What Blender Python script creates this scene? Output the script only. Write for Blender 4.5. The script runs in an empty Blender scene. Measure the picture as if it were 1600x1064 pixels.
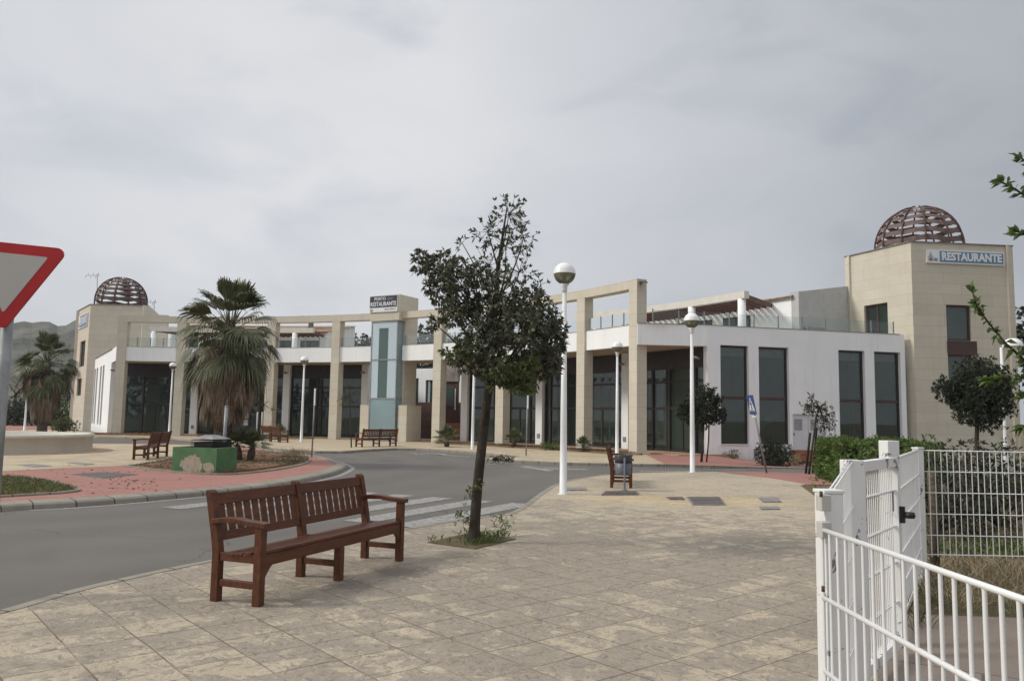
import bpy, math, random
import numpy as np
from mathutils import Vector, Matrix
R = math.radians
rnd = random.Random(7)

# ------------------------------------------------------------------ camera
scene = bpy.context.scene
EYE = 1.55
FPX = 1246.0                       # focal length in pixels of the 1600 px wide photograph
cam = bpy.data.cameras.new("camera")
cam.sensor_width = 36.0
cam.lens = 36.0 * FPX / 1600.0
cam.clip_end = 6000
camo = bpy.data.objects.new("camera", cam)
scene.collection.objects.link(camo)
CM = Matrix.Rotation(R(90 + 5.528), 3, 'X') @ Matrix.Rotation(R(0.927), 3, 'Z')
camo.matrix_world = Matrix.Translation((0, 0, EYE)) @ CM.to_4x4()
scene.camera = camo
scene.render.resolution_x, scene.render.resolution_y = 1024, 680
scene.view_settings.view_transform = 'Standard'
scene.view_settings.look = 'None'
scene.view_settings.exposure = 0.0
scene.view_settings.gamma = 1.0
scene.view_settings.use_curve_mapping = False

# ------------------------------------------------------------------ light: thin overcast, veiled sun from the left
SUN_DIR = Vector((-0.80, -0.06, 0.62)).normalized()
sun = bpy.data.lights.new("sun", 'SUN')
sun.energy = 2.4
sun.angle = R(14)
sun.color = (1.0, 0.95, 0.86)
suno = bpy.data.objects.new("sun", sun)
suno.rotation_euler = SUN_DIR.to_track_quat('Z', 'Y').to_euler()
suno.location = (0, 0, 60)
scene.collection.objects.link(suno)

world = bpy.data.worlds.new("World")
scene.world = world
world.use_nodes = True
wt = world.node_tree
wt.nodes.clear()
def wn(t, **k):
    n = wt.nodes.new(t)
    for a, b in k.items(): setattr(n, a, b)
    return n
def wl(a, b): wt.links.new(a, b)
tc = wn('ShaderNodeTexCoord')
sky = wn('ShaderNodeTexSky', sky_type='NISHITA', sun_disc=False)
sky.sun_elevation = math.asin(SUN_DIR.z)
sky.sun_rotation = math.atan2(SUN_DIR.x, SUN_DIR.y)
sky.air_density = 1.0; sky.dust_density = 2.0
bg_sky = wn('ShaderNodeBackground'); bg_sky.inputs[1].default_value = 0.10
wl(sky.outputs[0], bg_sky.inputs[0])
# stratus layer: large soft cloud masses over the blue
mp = wn('ShaderNodeMapping'); mp.inputs['Scale'].default_value = (1.0, 1.0, 2.2)
wl(tc.outputs['Generated'], mp.inputs[0])
n1 = wn('ShaderNodeTexNoise'); n1.inputs['Scale'].default_value = 2.3; n1.inputs['Detail'].default_value = 4; n1.inputs['Roughness'].default_value = 0.40
n1.inputs['Distortion'].default_value = 0.5
wl(mp.outputs[0], n1.inputs['Vector'])
n2 = wn('ShaderNodeTexNoise'); n2.inputs['Scale'].default_value = 5.0; n2.inputs['Detail'].default_value = 4; n2.inputs['Roughness'].default_value = 0.5
n2.inputs['Distortion'].default_value = 0.4
wl(mp.outputs[0], n2.inputs['Vector'])
def lobe(direction, lo, hi):
    d = Vector(direction).normalized()
    dp = wn('ShaderNodeVectorMath', operation='DOT_PRODUCT')
    wl(tc.outputs['Generated'], dp.inputs[0]); dp.inputs[1].default_value = d
    mr = wn('ShaderNodeMapRange', interpolation_type='SMOOTHSTEP')
    mr.inputs[1].default_value = lo; mr.inputs[2].default_value = hi
    wl(dp.outputs['Value'], mr.inputs[0])
    return mr.outputs[0]
def mad(a, b, c):                       # a*b + c
    m = wn('ShaderNodeMath', operation='MULTIPLY_ADD')
    for i, v in enumerate((a, b, c)):
        if isinstance(v, (int, float)): m.inputs[i].default_value = v
        else: wl(v, m.inputs[i])
    return m.outputs[0]
bright = lobe((-0.16, 1.0, 0.34), 0.80, 1.0)      # thin place in the cloud
heavy = lobe((0.42, 1.0, 0.26), 0.84, 1.0)        # thick grey bank on the right
heavy2 = lobe((0.95, 0.6, 0.45), 0.45, 1.0)
t = mad(n1.outputs[0], 0.20, 0.445)
t = mad(n2.outputs[0], 0.08, t)
t = mad(bright, 0.12, t)
t = mad(heavy, -0.085, t)
t = mad(heavy2, -0.10, t)
cr = wn('ShaderNodeValToRGB')
cr.color_ramp.elements[0].position = 0.22; cr.color_ramp.elements[0].color = (0.22, 0.235, 0.27, 1)
cr.color_ramp.elements[1].position = 0.80; cr.color_ramp.elements[1].color = (0.80, 0.80, 0.81, 1)
e = cr.color_ramp.elements.new(0.50); e.color = (0.51, 0.53, 0.565, 1)
e = cr.color_ramp.elements.new(0.64); e.color = (0.63, 0.645, 0.675, 1)
wl(t, cr.inputs[0])
bg_cl = wn('ShaderNodeBackground')
zen = lobe((-0.15, -0.1, 1.0), 0.52, 1.0)         # an overcast sky is brightest overhead
wl(mad(zen, 1.1, 1.07), bg_cl.inputs[1])
wl(cr.outputs[0], bg_cl.inputs[0])
cov = wn('ShaderNodeMapRange'); cov.inputs[1].default_value = 0.3; cov.inputs[2].default_value = 0.5
cov.inputs[3].default_value = 0.80; cov.inputs[4].default_value = 0.97
wl(n2.outputs[0], cov.inputs[0])
mx = wn('ShaderNodeMixShader')
wl(cov.outputs[0], mx.inputs[0]); wl(bg_sky.outputs[0], mx.inputs[1]); wl(bg_cl.outputs[0], mx.inputs[2])
wo = wn('ShaderNodeOutputWorld'); wl(mx.outputs[0], wo.inputs[0])

# ------------------------------------------------------------------ helpers
col = scene.collection
def ray(px, py):
    return CM @ Vector(((px - 800) / FPX, (532 - py) / FPX, -1.0))
def G(px, py, z=0.0):                   # survey: the spot on level ground z seen at a photo pixel
    d = ray(px, py); t = (z - EYE) / d.z
    return Vector((d.x * t, d.y * t, z))
def onwall(px, py, A, B):               # survey: distance along a vertical wall A->B and height
    d = ray(px, py); ab = Vector((B[0] - A[0], B[1] - A[1])); L = ab.length; u = ab / L
    n = Vector((-u.y, u.x)); t = (n.x * A[0] + n.y * A[1]) / (n.x * d.x + n.y * d.y)
    return (d.x * t - A[0]) * u.x + (d.y * t - A[1]) * u.y, EYE + d.z * t
def at(px, py, Y):                      # survey: point at depth Y
    d = ray(px, py); t = Y / d.y
    return Vector((d.x * t, Y, EYE + d.z * t))

def tag(o, label=None, cat=None, group=None, kind=None):
    if label: o['label'] = label
    if cat: o['category'] = cat
    if group: o['group'] = group
    if kind: o['kind'] = kind
    return o
def empty(name, loc=(0, 0, 0), rz=0.0, label=None, cat=None, group=None):
    o = bpy.data.objects.new(name, None); col.objects.link(o)
    o.empty_display_size = 0.2
    o.location = loc; o.rotation_euler = (0, 0, rz)
    return tag(o, label, cat, group)
def copy_tree(o, parent=None):
    c = o.copy(); col.objects.link(c)
    if parent: c.parent = parent
    for ch in list(o.children): copy_tree(ch, c)
    return c

class MB:
    def __init__(s): s.v = []; s.f = []; s.uv = []; s.sm = []
    def vert(s, p): s.v.append((float(p[0]), float(p[1]), float(p[2]))); return len(s.v) - 1
    def face(s, pts, uv=None, smooth=False):
        i0 = len(s.v)
        for p in pts: s.vert(p)
        s.f.append(list(range(i0, i0 + len(pts)))); s.uv.append(uv); s.sm.append(smooth)
    def hexa(s, b, t):                   # 4 bottom + 4 top points (ccw from above)
        s.face(list(reversed(b))); s.face(t)
        for i in range(4):
            j = (i + 1) % 4
            s.face([b[i], b[j], t[j], t[i]])
    def box(s, c, size, rz=0.0, M=None):
        x, y, z = size[0] / 2, size[1] / 2, size[2] / 2
        cs, sn = math.cos(rz), math.sin(rz)
        def q(a, b, h):
            p = Vector((a * cs - b * sn, a * sn + b * cs, h))
            if M is not None: p = M @ Vector((a, b, h))
            return Vector(c) + p
        s.hexa([q(-x, -y, -z), q(x, -y, -z), q(x, y, -z), q(-x, y, -z)], [q(-x, -y, z), q(x, -y, z), q(x, y, z), q(-x, y, z)])
    def beam(s, a, b, w, h, up=(0, 0, 1)):   # rectangular bar from a to b
        a = Vector(a); b = Vector(b); d = b - a; L = d.length; d.normalize()
        side = d.cross(Vector(up))
        if side.length < 1e-4: side = d.cross(Vector((1, 0, 0)))
        side.normalize(); u = side.cross(d)
        q = lambda t, i, j: a + d * t + side * (i * w / 2) + u * (j * h / 2)
        s.hexa([q(0, -1, -1), q(0, 1, -1), q(L, 1, -1), q(L, -1, -1)], [q(0, -1, 1), q(0, 1, 1), q(L, 1, 1), q(L, -1, 1)])
    def prism(s, poly, z0, z1, bottom=False):
        n = len(poly)
        zt = [(p[2] if len(p) > 2 and z1 is None else z1) for p in poly]
        s.face([(p[0], p[1], zt[i]) for i, p in enumerate(poly)])
        if bottom: s.face([(p[0], p[1], z0) for p in reversed(poly)])
        for i in range(n):
            j = (i + 1) % n
            s.face([(poly[i][0], poly[i][1], z0), (poly[j][0], poly[j][1], z0), (poly[j][0], poly[j][1], zt[j]), (poly[i][0], poly[i][1], zt[i])])
    def tube(s, path, rad, n=8, caps=True):
        path = [Vector(p) for p in path]; k = len(path)
        if isinstance(rad, (int, float)): rad = [rad] * k
        prev = None; rings = []
        for i, p in enumerate(path):
            d = (path[min(i + 1, k - 1)] - path[max(i - 1, 0)])
            if d.length < 1e-9: d = Vector((0, 0, 1))
            d.normalize()
            if prev is None:
                a = d.cross(Vector((0, 0, 1)))
                if a.length < 0.05: a = d.cross(Vector((1, 0, 0)))
            else: a = prev - d * prev.dot(d)
            a.normalize(); prev = a; b = d.cross(a)
            rings.append([s.vert(p + (a * math.cos(2 * math.pi * j / n) + b * math.sin(2 * math.pi * j / n)) * rad[i]) for j in range(n)])
        for i in range(k - 1):
            for j in range(n):
                j2 = (j + 1) % n
                s.f.append([rings[i][j2], rings[i][j], rings[i + 1][j], rings[i + 1][j2]]); s.uv.append(None); s.sm.append(True)
        if caps:
            s.f.append(rings[0][:]); s.uv.append(None); s.sm.append(False)
            s.f.append(rings[-1][::-1]); s.uv.append(None); s.sm.append(False)
    def lathe(s, prof, c=(0, 0, 0), n=20):
        c = Vector(c); rings = []
        for r, z in prof:
            if r < 1e-6: rings.append([s.vert(c + Vector((0, 0, z)))])
            else: rings.append([s.vert(c + Vector((r * math.cos(2 * math.pi * j / n), r * math.sin(2 * math.pi * j / n), z))) for j in range(n)])
        for A, B in zip(rings, rings[1:]):
            for j in range(n):
                j2 = (j + 1) % n
                if len(A) == 1 and len(B) == 1: continue
                if len(A) == 1: f = [A[0], B[j2], B[j]]
                elif len(B) == 1: f = [A[j], A[j2], B[0]]
                else: f = [A[j], A[j2], B[j2], B[j]]
                s.f.append(f); s.uv.append(None); s.sm.append(True)
    def sweep(s, path, prof, closed=False):  # prof: (offset to the left of travel, z); u runs along the path
        P = [Vector((p[0], p[1])) for p in path]; k = len(P); L = 0; rows = []
        for i in range(k):
            a = P[(i - 1) % k] if (closed or i > 0) else P[i]; b = P[(i + 1) % k] if (closed or i < k - 1) else P[i]
            d = b - a; d.normalize(); nrm = Vector((-d.y, d.x))
            if i: L += (P[i] - P[i - 1]).length
            rows.append((L, [Vector((P[i].x + nrm.x * o, P[i].y + nrm.y * o, z)) for o, z in prof]))
        for i in range(k - 1):
            (l0, A), (l1, B) = rows[i], rows[i + 1]; v = 0
            for j in range(len(prof) - 1):
                w = math.hypot(prof[j + 1][0] - prof[j][0], prof[j + 1][1] - prof[j][1])
                s.face([A[j + 1], A[j], B[j], B[j + 1]][::-1], [(l1, v + w), (l1, v), (l0, v), (l0, v + w)]); v += w
    def build(s, name, mat, parent=None, world=True, bevel=0.0, angle=35):
        off = Vector((0, 0, 0))
        if world:
            p = parent
            while p: off += Vector(p.location); p = p.parent
        me = bpy.data.meshes.new(name)
        if world and off.length > 0: vs = [(v[0] - off.x, v[1] - off.y, v[2] - off.z) for v in s.v]
        else: vs = s.v
        me.from_pydata(vs, [], s.f)
        uvl = me.uv_layers.new(name='UVMap')
        co = np.array(s.v, dtype=np.float64) if s.v else np.zeros((0, 3))
        nl = len(me.loops); data = np.zeros((nl, 2)); k = 0
        for f, uv in zip(s.f, s.uv):
            m = len(f)
            if uv is not None: data[k:k + m] = uv
            else:
                q = co[f]; e1 = q[1] - q[0]; e2 = q[2] - q[0]; n = np.cross(e1, e2); a = np.abs(n)
                if a[2] > max(a[0], a[1]) * 1.2: data[k:k + m] = q[:, :2]
                else:
                    tt = np.array([-n[1], n[0]]); ln = math.hypot(*tt); tt = tt / ln if ln > 1e-12 else np.array([1.0, 0])
                    data[k:k + m, 0] = q[:, :2] @ tt; data[k:k + m, 1] = q[:, 2]
            k += m
        uvl.data.foreach_set('uv', data.ravel())
        if any(s.sm):
            me.polygons.foreach_set('use_smooth', s.sm)
        else: me.polygons.foreach_set('use_smooth', [False] * len(s.f))
        me.materials.append(mat)
        me.update()
        o = bpy.data.objects.new(name, me); col.objects.link(o)
        if parent: o.parent = parent
        if bevel:
            # weld the separate faces so that edges can be rounded
            import bmesh
            bm = bmesh.new(); bm.from_mesh(me); bmesh.ops.remove_doubles(bm, verts=bm.verts, dist=1e-5); bm.to_mesh(me); bm.free()
            md = o.modifiers.new('bevel', 'BEVEL'); md.width = bevel; md.segments = 2; md.limit_method = 'ANGLE'; md.angle_limit = R(50)
        return o

def smooth_path(pts, n=6):
    pts = [Vector((p[0], p[1])) for p in pts]; out = []
    for i in range(len(pts) - 1):
        p0 = pts[max(i - 1, 0)]; p1 = pts[i]; p2 = pts[i + 1]; p3 = pts[min(i + 2, len(pts) - 1)]
        for k in range(n):
            t = k / n
            out.append(0.5 * ((2 * p1) + (p2 - p0) * t + (2 * p0 - 5 * p1 + 4 * p2 - p3) * t * t + (3 * p1 - p0 - 3 * p2 + p3) * t ** 3))
    out.append(pts[-1]); return out
def offset_path(path, d):               # to the left of travel
    out = []
    for i in range(len(path)):
        a = path[max(i - 1, 0)]; b = path[min(i + 1, len(path) - 1)]; t = (b - a).normalized()
        out.append(path[i] + Vector((-t.y, t.x)) * d)
    return out

# ------------------------------------------------------------------ materials
class NT:
    def __init__(s, name):
        s.m = bpy.data.materials.new(name); s.m.use_nodes = True; s.t = s.m.node_tree; s.t.nodes.clear()
        s.out = s.n('ShaderNodeOutputMaterial'); s.b = s.n('ShaderNodeBsdfPrincipled'); s.l(s.b.outputs[0], s.out.inputs[0])
    def n(s, t, **k):
        x = s.t.nodes.new(t)
        for a, b in k.items(): setattr(x, a, b)
        return x
    def l(s, a, b): s.t.links.new(a, b)
    def put(s, sock, v):
        if isinstance(v, bpy.types.NodeSocket): s.l(v, sock)
        elif isinstance(v, tuple) and len(v) == 3 and sock.type == 'RGBA': sock.default_value = (*v, 1)
        else: sock.default_value = v
    def pos(s): return s.n('ShaderNodeNewGeometry').outputs['Position']
    def obj(s): return s.n('ShaderNodeTexCoord').outputs['Object']
    def uv(s): return s.n('ShaderNodeTexCoord').outputs['UV']
    def mapping(s, vec, scale=(1, 1, 1), rot=(0, 0, 0), loc=(0, 0, 0)):
        m = s.n('ShaderNodeMapping'); s.l(vec, m.inputs[0]); m.inputs['Scale'].default_value = scale; m.inputs['Rotation'].default_value = rot; m.inputs['Location'].default_value = loc
        return m.outputs[0]
    def noise(s, vec, scale, detail=4, rough=0.55, dist=0.0):
        x = s.n('ShaderNodeTexNoise'); s.l(vec, x.inputs['Vector']); x.inputs['Scale'].default_value = scale; x.inputs['Detail'].default_value = detail
        x.inputs['Roughness'].default_value = rough; x.inputs['Distortion'].default_value = dist; return x.outputs[0]
    def ramp(s, fac, *stops):
        r = s.n('ShaderNodeValToRGB'); el = r.color_ramp.elements
        while len(el) < len(stops): el.new(0.5)
        for e_, (p, c) in zip(el, stops):
            e_.position = p; e_.color = (*c, 1) if isinstance(c, tuple) else (c, c, c, 1)
        s.l(fac, r.inputs[0]); return r.outputs[0]
    def mix(s, fac, a, b, mode='MIX'):
        x = s.n('ShaderNodeMix', data_type='RGBA', blend_type=mode); s.put(x.inputs[0], fac)
        s.put(x.inputs[6], a); s.put(x.inputs[7], b); return x.outputs[2]
    def math(s, op, a, b=0.0, c=None):
        x = s.n('ShaderNodeMath', operation=op); s.put(x.inputs[0], a); s.put(x.inputs[1], b)
        if c is not None: s.put(x.inputs[2], c)
        return x.outputs[0]
    def brick(s, vec, bw, rh, mortar, c1=(1, 1, 1), c2=(0.8, 0.8, 0.8), cm=(0, 0, 0), offset=0.5, smooth=0.1):
        x = s.n('ShaderNodeTexBrick'); s.l(vec, x.inputs['Vector']); x.offset = offset; x.squash = 1.0
        s.put(x.inputs['Color1'], c1); s.put(x.inputs['Color2'], c2); s.put(x.inputs['Mortar'], cm)
        x.inputs['Scale'].default_value = 1.0; x.inputs['Mortar Size'].default_value = mortar; x.inputs['Mortar Smooth'].default_value = smooth
        x.inputs['Brick Width'].default_value = bw; x.inputs['Row Height'].default_value = rh; return x.outputs[0], x.outputs[1]
    def bump(s, h, strength=0.3, dist=0.01):
        x = s.n('ShaderNodeBump'); s.l(h, x.inputs['Height']); x.inputs['Strength'].default_value = strength; x.inputs['Distance'].default_value = dist
        s.l(x.outputs[0], s.b.inputs['Normal'])
    def done(s, color, rough=0.7, metal=0.0, spec=0.5):
        s.put(s.b.inputs['Base Color'], color); s.put(s.b.inputs['Roughness'], rough); s.b.inputs['Metallic'].default_value = metal
        s.b.inputs['Specular IOR Level'].default_value = spec; return s.m

MAT = {}
def plain(name, c, rough=0.6, metal=0.0, var=0.12, scale=3.0, bump=0.0, spec=0.5, stain=None):
    """a painted or plain surface with faint uneven wear"""
    k = NT(name); v = k.obj()
    n = k.noise(v, scale, 5, 0.6)
    lo = tuple(x * (1 - var) for x in c); hi = tuple(min(1, x * (1 + var)) for x in c)
    cc = k.ramp(n, (0.3, lo), (0.7, hi))
    if stain:
        n3 = k.noise(v, scale * 2.3, 6, 0.65, 0.6)
        cc = k.mix(k.ramp(n3, (stain[1], 0.0), (stain[1] + 0.05, 1.0)), cc, stain[0])
    if bump: k.bump(k.noise(v, scale * 12, 3), bump, 0.005)
    r = k.ramp(k.noise(v, scale * 1.7, 4), (0.3, max(0.02, rough - 0.08)), (0.7, min(1, rough + 0.08)))
    MAT[name] = k.done(cc, r, metal, spec); return MAT[name]

def make_materials():
    # stamped concrete slabs of the near square
    k = NT('stamped_paving'); p = k.pos(); q = k.mapping(p, rot=(0, 0, R(-40)))
    warp = k.noise(p, 0.8, 2)
    qq = k.n('ShaderNodeVectorMath', operation='MULTIPLY_ADD'); k.l(warp, qq.inputs[0]); qq.inputs[1].default_value = (0.05, 0.05, 0); k.l(q, qq.inputs[2])
    bc, bf = k.brick(qq.outputs[0], 0.43, 0.43, 0.0055, (1, 1, 1), (0, 0, 0), (0.5, 0.5, 0.5), 0.0, 0.3)
    n_big = k.noise(p, 0.33, 4, 0.55); po = k.n('ShaderNodeVectorMath', operation='MULTIPLY_ADD'); k.l(bc, po.inputs[0]); po.inputs[1].default_value = (5.0, 9.0, 3.0); k.l(p, po.inputs[2]); po = po.outputs[0]
    n_mid = k.noise(po, 1.9, 5, 0.58, 0.8); n_f = k.noise(po, 9, 7, 0.7, 1.2); n_ff = k.noise(p, 60, 4, 0.7)
    # wear: weathered grey where people walk, a patch with its own shape in the middle of the square
    dp = k.n('ShaderNodeVectorMath', operation='DISTANCE'); k.l(p, dp.inputs[0]); dp.inputs[1].default_value = (0.2, 8.6, 0)
    wear = k.n('ShaderNodeMapRange', interpolation_type='SMOOTHSTEP'); k.l(dp.outputs['Value'], wear.inputs[0]); wear.inputs[1].default_value = 1.0; wear.inputs[2].default_value = 9.5
    wear.inputs[3].default_value = 0.10; wear.inputs[4].default_value = -0.17
    s1 = k.math('MULTIPLY_ADD', n_f, 0.55, k.math('MULTIPLY_ADD', n_mid, 0.9, k.math('MULTIPLY', n_big, 0.35)))
    s1 = k.math('ADD', s1, wear.outputs[0]); s1 = k.math('MULTIPLY_ADD', bc, 0.07, s1)
    cream = k.ramp(k.noise(p, 2.6, 5), (0.3, (0.445, 0.372, 0.268)), (0.7, (0.505, 0.428, 0.315)))
    grey = k.ramp(n_f, (0.3, (0.228, 0.193, 0.157)), (0.7, (0.37, 0.313, 0.248)))
    c = k.mix(k.ramp(s1, (0.905, 0.0), (0.955, 0.88)), cream, grey)
    c = k.mix(k.ramp(n_ff, (0.35, 0.35), (0.6, 0.0)), c, (0.18, 0.16, 0.13))
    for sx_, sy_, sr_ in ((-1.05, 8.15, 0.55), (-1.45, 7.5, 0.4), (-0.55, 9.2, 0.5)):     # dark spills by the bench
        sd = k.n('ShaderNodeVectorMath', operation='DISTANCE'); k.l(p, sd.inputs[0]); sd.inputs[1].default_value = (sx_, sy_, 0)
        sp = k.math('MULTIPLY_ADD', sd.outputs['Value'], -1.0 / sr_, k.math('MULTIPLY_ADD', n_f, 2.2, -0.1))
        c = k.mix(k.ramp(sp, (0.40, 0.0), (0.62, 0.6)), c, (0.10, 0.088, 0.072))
    ochre = k.n('ShaderNodeVectorMath', operation='DISTANCE'); k.l(k.mapping(p, scale=(0.45, 1, 1)), ochre.inputs[0]); ochre.inputs[1].default_value = (1.55, 15.9, 0)
    oc = k.n('ShaderNodeMapRange', interpolation_type='SMOOTHSTEP'); k.l(ochre.outputs['Value'], oc.inputs[0]); oc.inputs[1].default_value = 0.5; oc.inputs[2].default_value = 1.3; oc.inputs[3].default_value = 0.55; oc.inputs[4].default_value = 0
    c = k.mix(oc.outputs[0], c, (0.56, 0.42, 0.22))
    wr = k.n('ShaderNodeTexNoise'); k.l(p, wr.inputs['Vector']); wr.inputs['Scale'].default_value = 7; wr.inputs['Detail'].default_value = 5; wr.inputs['Distortion'].default_value = 2.6
    c = k.mix(k.ramp(wr.outputs[0], (0.34, 0.55), (0.46, 0.0)), c, (0.15, 0.13, 0.105))
    jm = k.ramp(k.noise(p, 1.1, 5, 0.6), (0.38, 0.22), (0.62, 0.95)); c = k.mix(k.math('MULTIPLY', bf, jm), c, (0.105, 0.076, 0.052)); c = k.mix(k.ramp(k.noise(p, 0.55, 5, 0.6, 0.4), (0.5, 0.0), (0.72, 0.42)), c, (0.17, 0.148, 0.122))
    hgt = k.math('SUBTRACT', k.math('MULTIPLY_ADD', n_ff, 0.25, wr.outputs[0]), k.math('MULTIPLY', bf, 1.2))
    k.bump(hgt, 0.8, 0.025)
    MAT['stamped_paving'] = k.done(c, 0.8, spec=0.3)
    # asphalt
    k = NT('asphalt'); p = k.pos()
    c = k.ramp(k.noise(p, 0.35, 5, 0.6, 0.5), (0.3, (0.086, 0.078, 0.069)), (0.7, (0.118, 0.107, 0.095)))
    c = k.mix(k.ramp(k.noise(p, 90, 3, 0.8), (0.42, 0.0), (0.62, 0.55)), c, (0.20, 0.185, 0.17))
    c = k.mix(k.ramp(k.noise(p, 55, 3, 0.8), (0.28, 0.55), (0.42, 0.0)), c, (0.07, 0.065, 0.06))
    c = k.mix(k.ramp(k.noise(k.mapping(p, scale=(1, 0.5, 1), rot=(0, 0, 0.6)), 1.3, 7, 0.7, 1.5), (0.58, 0.0), (0.70, 0.35)), c, (0.095, 0.09, 0.085))
    wv = k.n('ShaderNodeVectorMath', operation='MULTIPLY_ADD'); nzc = k.n('ShaderNodeTexNoise'); k.l(p, nzc.inputs['Vector']); nzc.inputs['Scale'].default_value = 1.6; nzc.inputs['Detail'].default_value = 5
    k.l(nzc.outputs['Color'], wv.inputs[0]); wv.inputs[1].default_value = (1.3, 1.3, 0); k.l(p, wv.inputs[2])
    vo_ = k.n('ShaderNodeTexVoronoi', feature='DISTANCE_TO_EDGE'); k.l(wv.outputs[0], vo_.inputs['Vector']); vo_.inputs['Scale'].default_value = 0.22
    crk = k.math('MULTIPLY', k.ramp(vo_.outputs['Distance'], (0.0, 1.0), (0.0035, 0.0)), k.ramp(k.noise(p, 0.25, 3), (0.45, 0.0), (0.55, 0.8)))
    c = k.mix(crk, c, (0.04, 0.036, 0.033))
    rg = k.n('ShaderNodeVectorMath', operation='DISTANCE'); k.l(p, rg.inputs[0]); rg.inputs[1].default_value = (-19.0, 26.5, -0.1)
    trk = k.math('PINGPONG', k.math('ADD', rg.outputs['Value'], k.math('MULTIPLY', k.noise(p, 0.3, 3), 0.8)), 0.9)
    c = k.mix(k.math('MULTIPLY', k.ramp(trk, (0.2, 0.32), (0.7, 0.0)), k.noise(p, 0.6, 4)), c, (0.19, 0.175, 0.16))
    k.bump(k.noise(p, 120, 3, 0.7), 0.35, 0.006)
    MAT['asphalt'] = k.done(c, 0.85, spec=0.3)
    # other pavings
    def paving(name, ca, cb, cm, bw, rh, rot, mort=0.008, dirt=0.25, dc=(0.2, 0.17, 0.14)):
        k = NT(name); p = k.pos(); q = k.mapping(p, rot=(0, 0, R(rot)))
        bc, bf = k.brick(q, bw, rh, mort, ca, cb, cm, 0.5)
        c = k.mix(k.ramp(k.noise(p, 0.7, 6, 0.65, 0.6), (0.45, 0.0), (0.75, dirt * 2)), bc, dc)
        c = k.mix(k.ramp(k.noise(p, 25, 4, 0.7), (0.3, 0.3), (0.55, 0.0)), c, dc)
        k.bump(k.math('SUBTRACT', k.noise(p, 30, 3), bf), 0.35, 0.008)
        MAT[name] = k.done(c, 0.85, spec=0.3)
    paving('yellow_paving', (0.50, 0.41, 0.28), (0.42, 0.345, 0.235), (0.25, 0.20, 0.14), 0.5, 0.5, 25)
    paving('pink_paving', (0.37, 0.185, 0.152), (0.32, 0.155, 0.128), (0.24, 0.10, 0.08), 0.2, 0.1, 10, 0.004, 0.16, (0.17, 0.09, 0.07))
    paving('terracotta_tile', (0.48, 0.31, 0.21), (0.42, 0.27, 0.18), (0.25, 0.17, 0.12), 0.3, 0.3, 20)
    paving('concrete_apron', (0.25, 0.205, 0.17), (0.235, 0.19, 0.155), (0.12, 0.1, 0.08), 3.0, 3.0, 30, 0.01, 0.4, (0.14, 0.11, 0.09))
    # kerb stone with joints
    k = NT('kerb_concrete'); u = k.uv(); p = k.pos(); bc, bf = k.brick(u, 0.62, 5.0, 0.012, (0.29, 0.265, 0.22), (0.24, 0.22, 0.185), (0.06, 0.055, 0.045), 0.0)
    c = k.mix(k.ramp(k.noise(p, 5, 6, 0.7), (0.45, 0.0), (0.75, 0.5)), bc, (0.15, 0.135, 0.11))
    k.bump(k.math('SUBTRACT', k.noise(p, 60, 3), bf), 0.4, 0.006); MAT['kerb_concrete'] = k.done(c, 0.9, spec=0.2)
    # worn road paint
    k = NT('road_paint'); p = k.pos()
    c = k.mix(k.ramp(k.noise(p, 14, 7, 0.75), (0.42, 0.1), (0.60, 0.9)), (0.34, 0.33, 0.31), (0.145, 0.135, 0.123))
    MAT['road_paint'] = k.done(c, 0.8)
    # earth
    k = NT('earth'); p = k.pos()
    c = k.ramp(k.noise(p, 1.7, 7, 0.65, 0.5), (0.3, (0.10, 0.065, 0.04)), (0.5, (0.23, 0.13, 0.075)), (0.72, (0.29, 0.19, 0.12)))
    c = k.mix(k.ramp(k.noise(p, 40, 4, 0.7), (0.4, 0.5), (0.55, 0.0)), c, (0.06, 0.045, 0.03))
    k.bump(k.noise(p, 18, 6, 0.7), 0.8, 0.03); MAT['earth'] = k.done(c, 0.95, spec=0.1)
    k = NT('dry_ground'); p = k.pos()
    c = k.ramp(k.noise(p, 0.5, 7, 0.65, 0.5), (0.3, (0.07, 0.075, 0.035)), (0.5, (0.16, 0.125, 0.075)), (0.72, (0.24, 0.18, 0.115)))
    k.bump(k.noise(p, 12, 6, 0.7), 0.8, 0.05); MAT['dry_ground'] = k.done(c, 0.95, spec=0.1)
    # sandstone cladding: long courses with fine joints
    k = NT('sandstone'); u = k.uv(); p = k.obj()
    bc, bf = k.brick(u, 2.6, 0.53, 0.0045, (0.60, 0.555, 0.46), (0.56, 0.515, 0.42), (0.31, 0.275, 0.215), 0.37)
    c = k.mix(k.ramp(k.noise(p, 1.1, 7, 0.6, 0.3), (0.4, 0.0), (0.75, 0.4)), bc, (0.46, 0.41, 0.32))
    c = k.mix(k.ramp(k.noise(k.mapping(p, scale=(3, 3, 0.25)), 1.6, 5, 0.6), (0.55, 0.0), (0.8, 0.35)), c, (0.40, 0.355, 0.275))
    k.bump(k.math('SUBTRACT', k.math('MULTIPLY', k.noise(p, 40, 3), 0.3), bf), 0.4, 0.008); MAT['sandstone'] = k.done(c, 0.85, spec=0.2)
    # white render with rain streaks
    k = NT('white_render'); p = k.obj()
    c = k.ramp(k.noise(p, 0.8, 6, 0.6), (0.3, (0.81, 0.82, 0.82)), (0.7, (0.87, 0.875, 0.87)))
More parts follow.
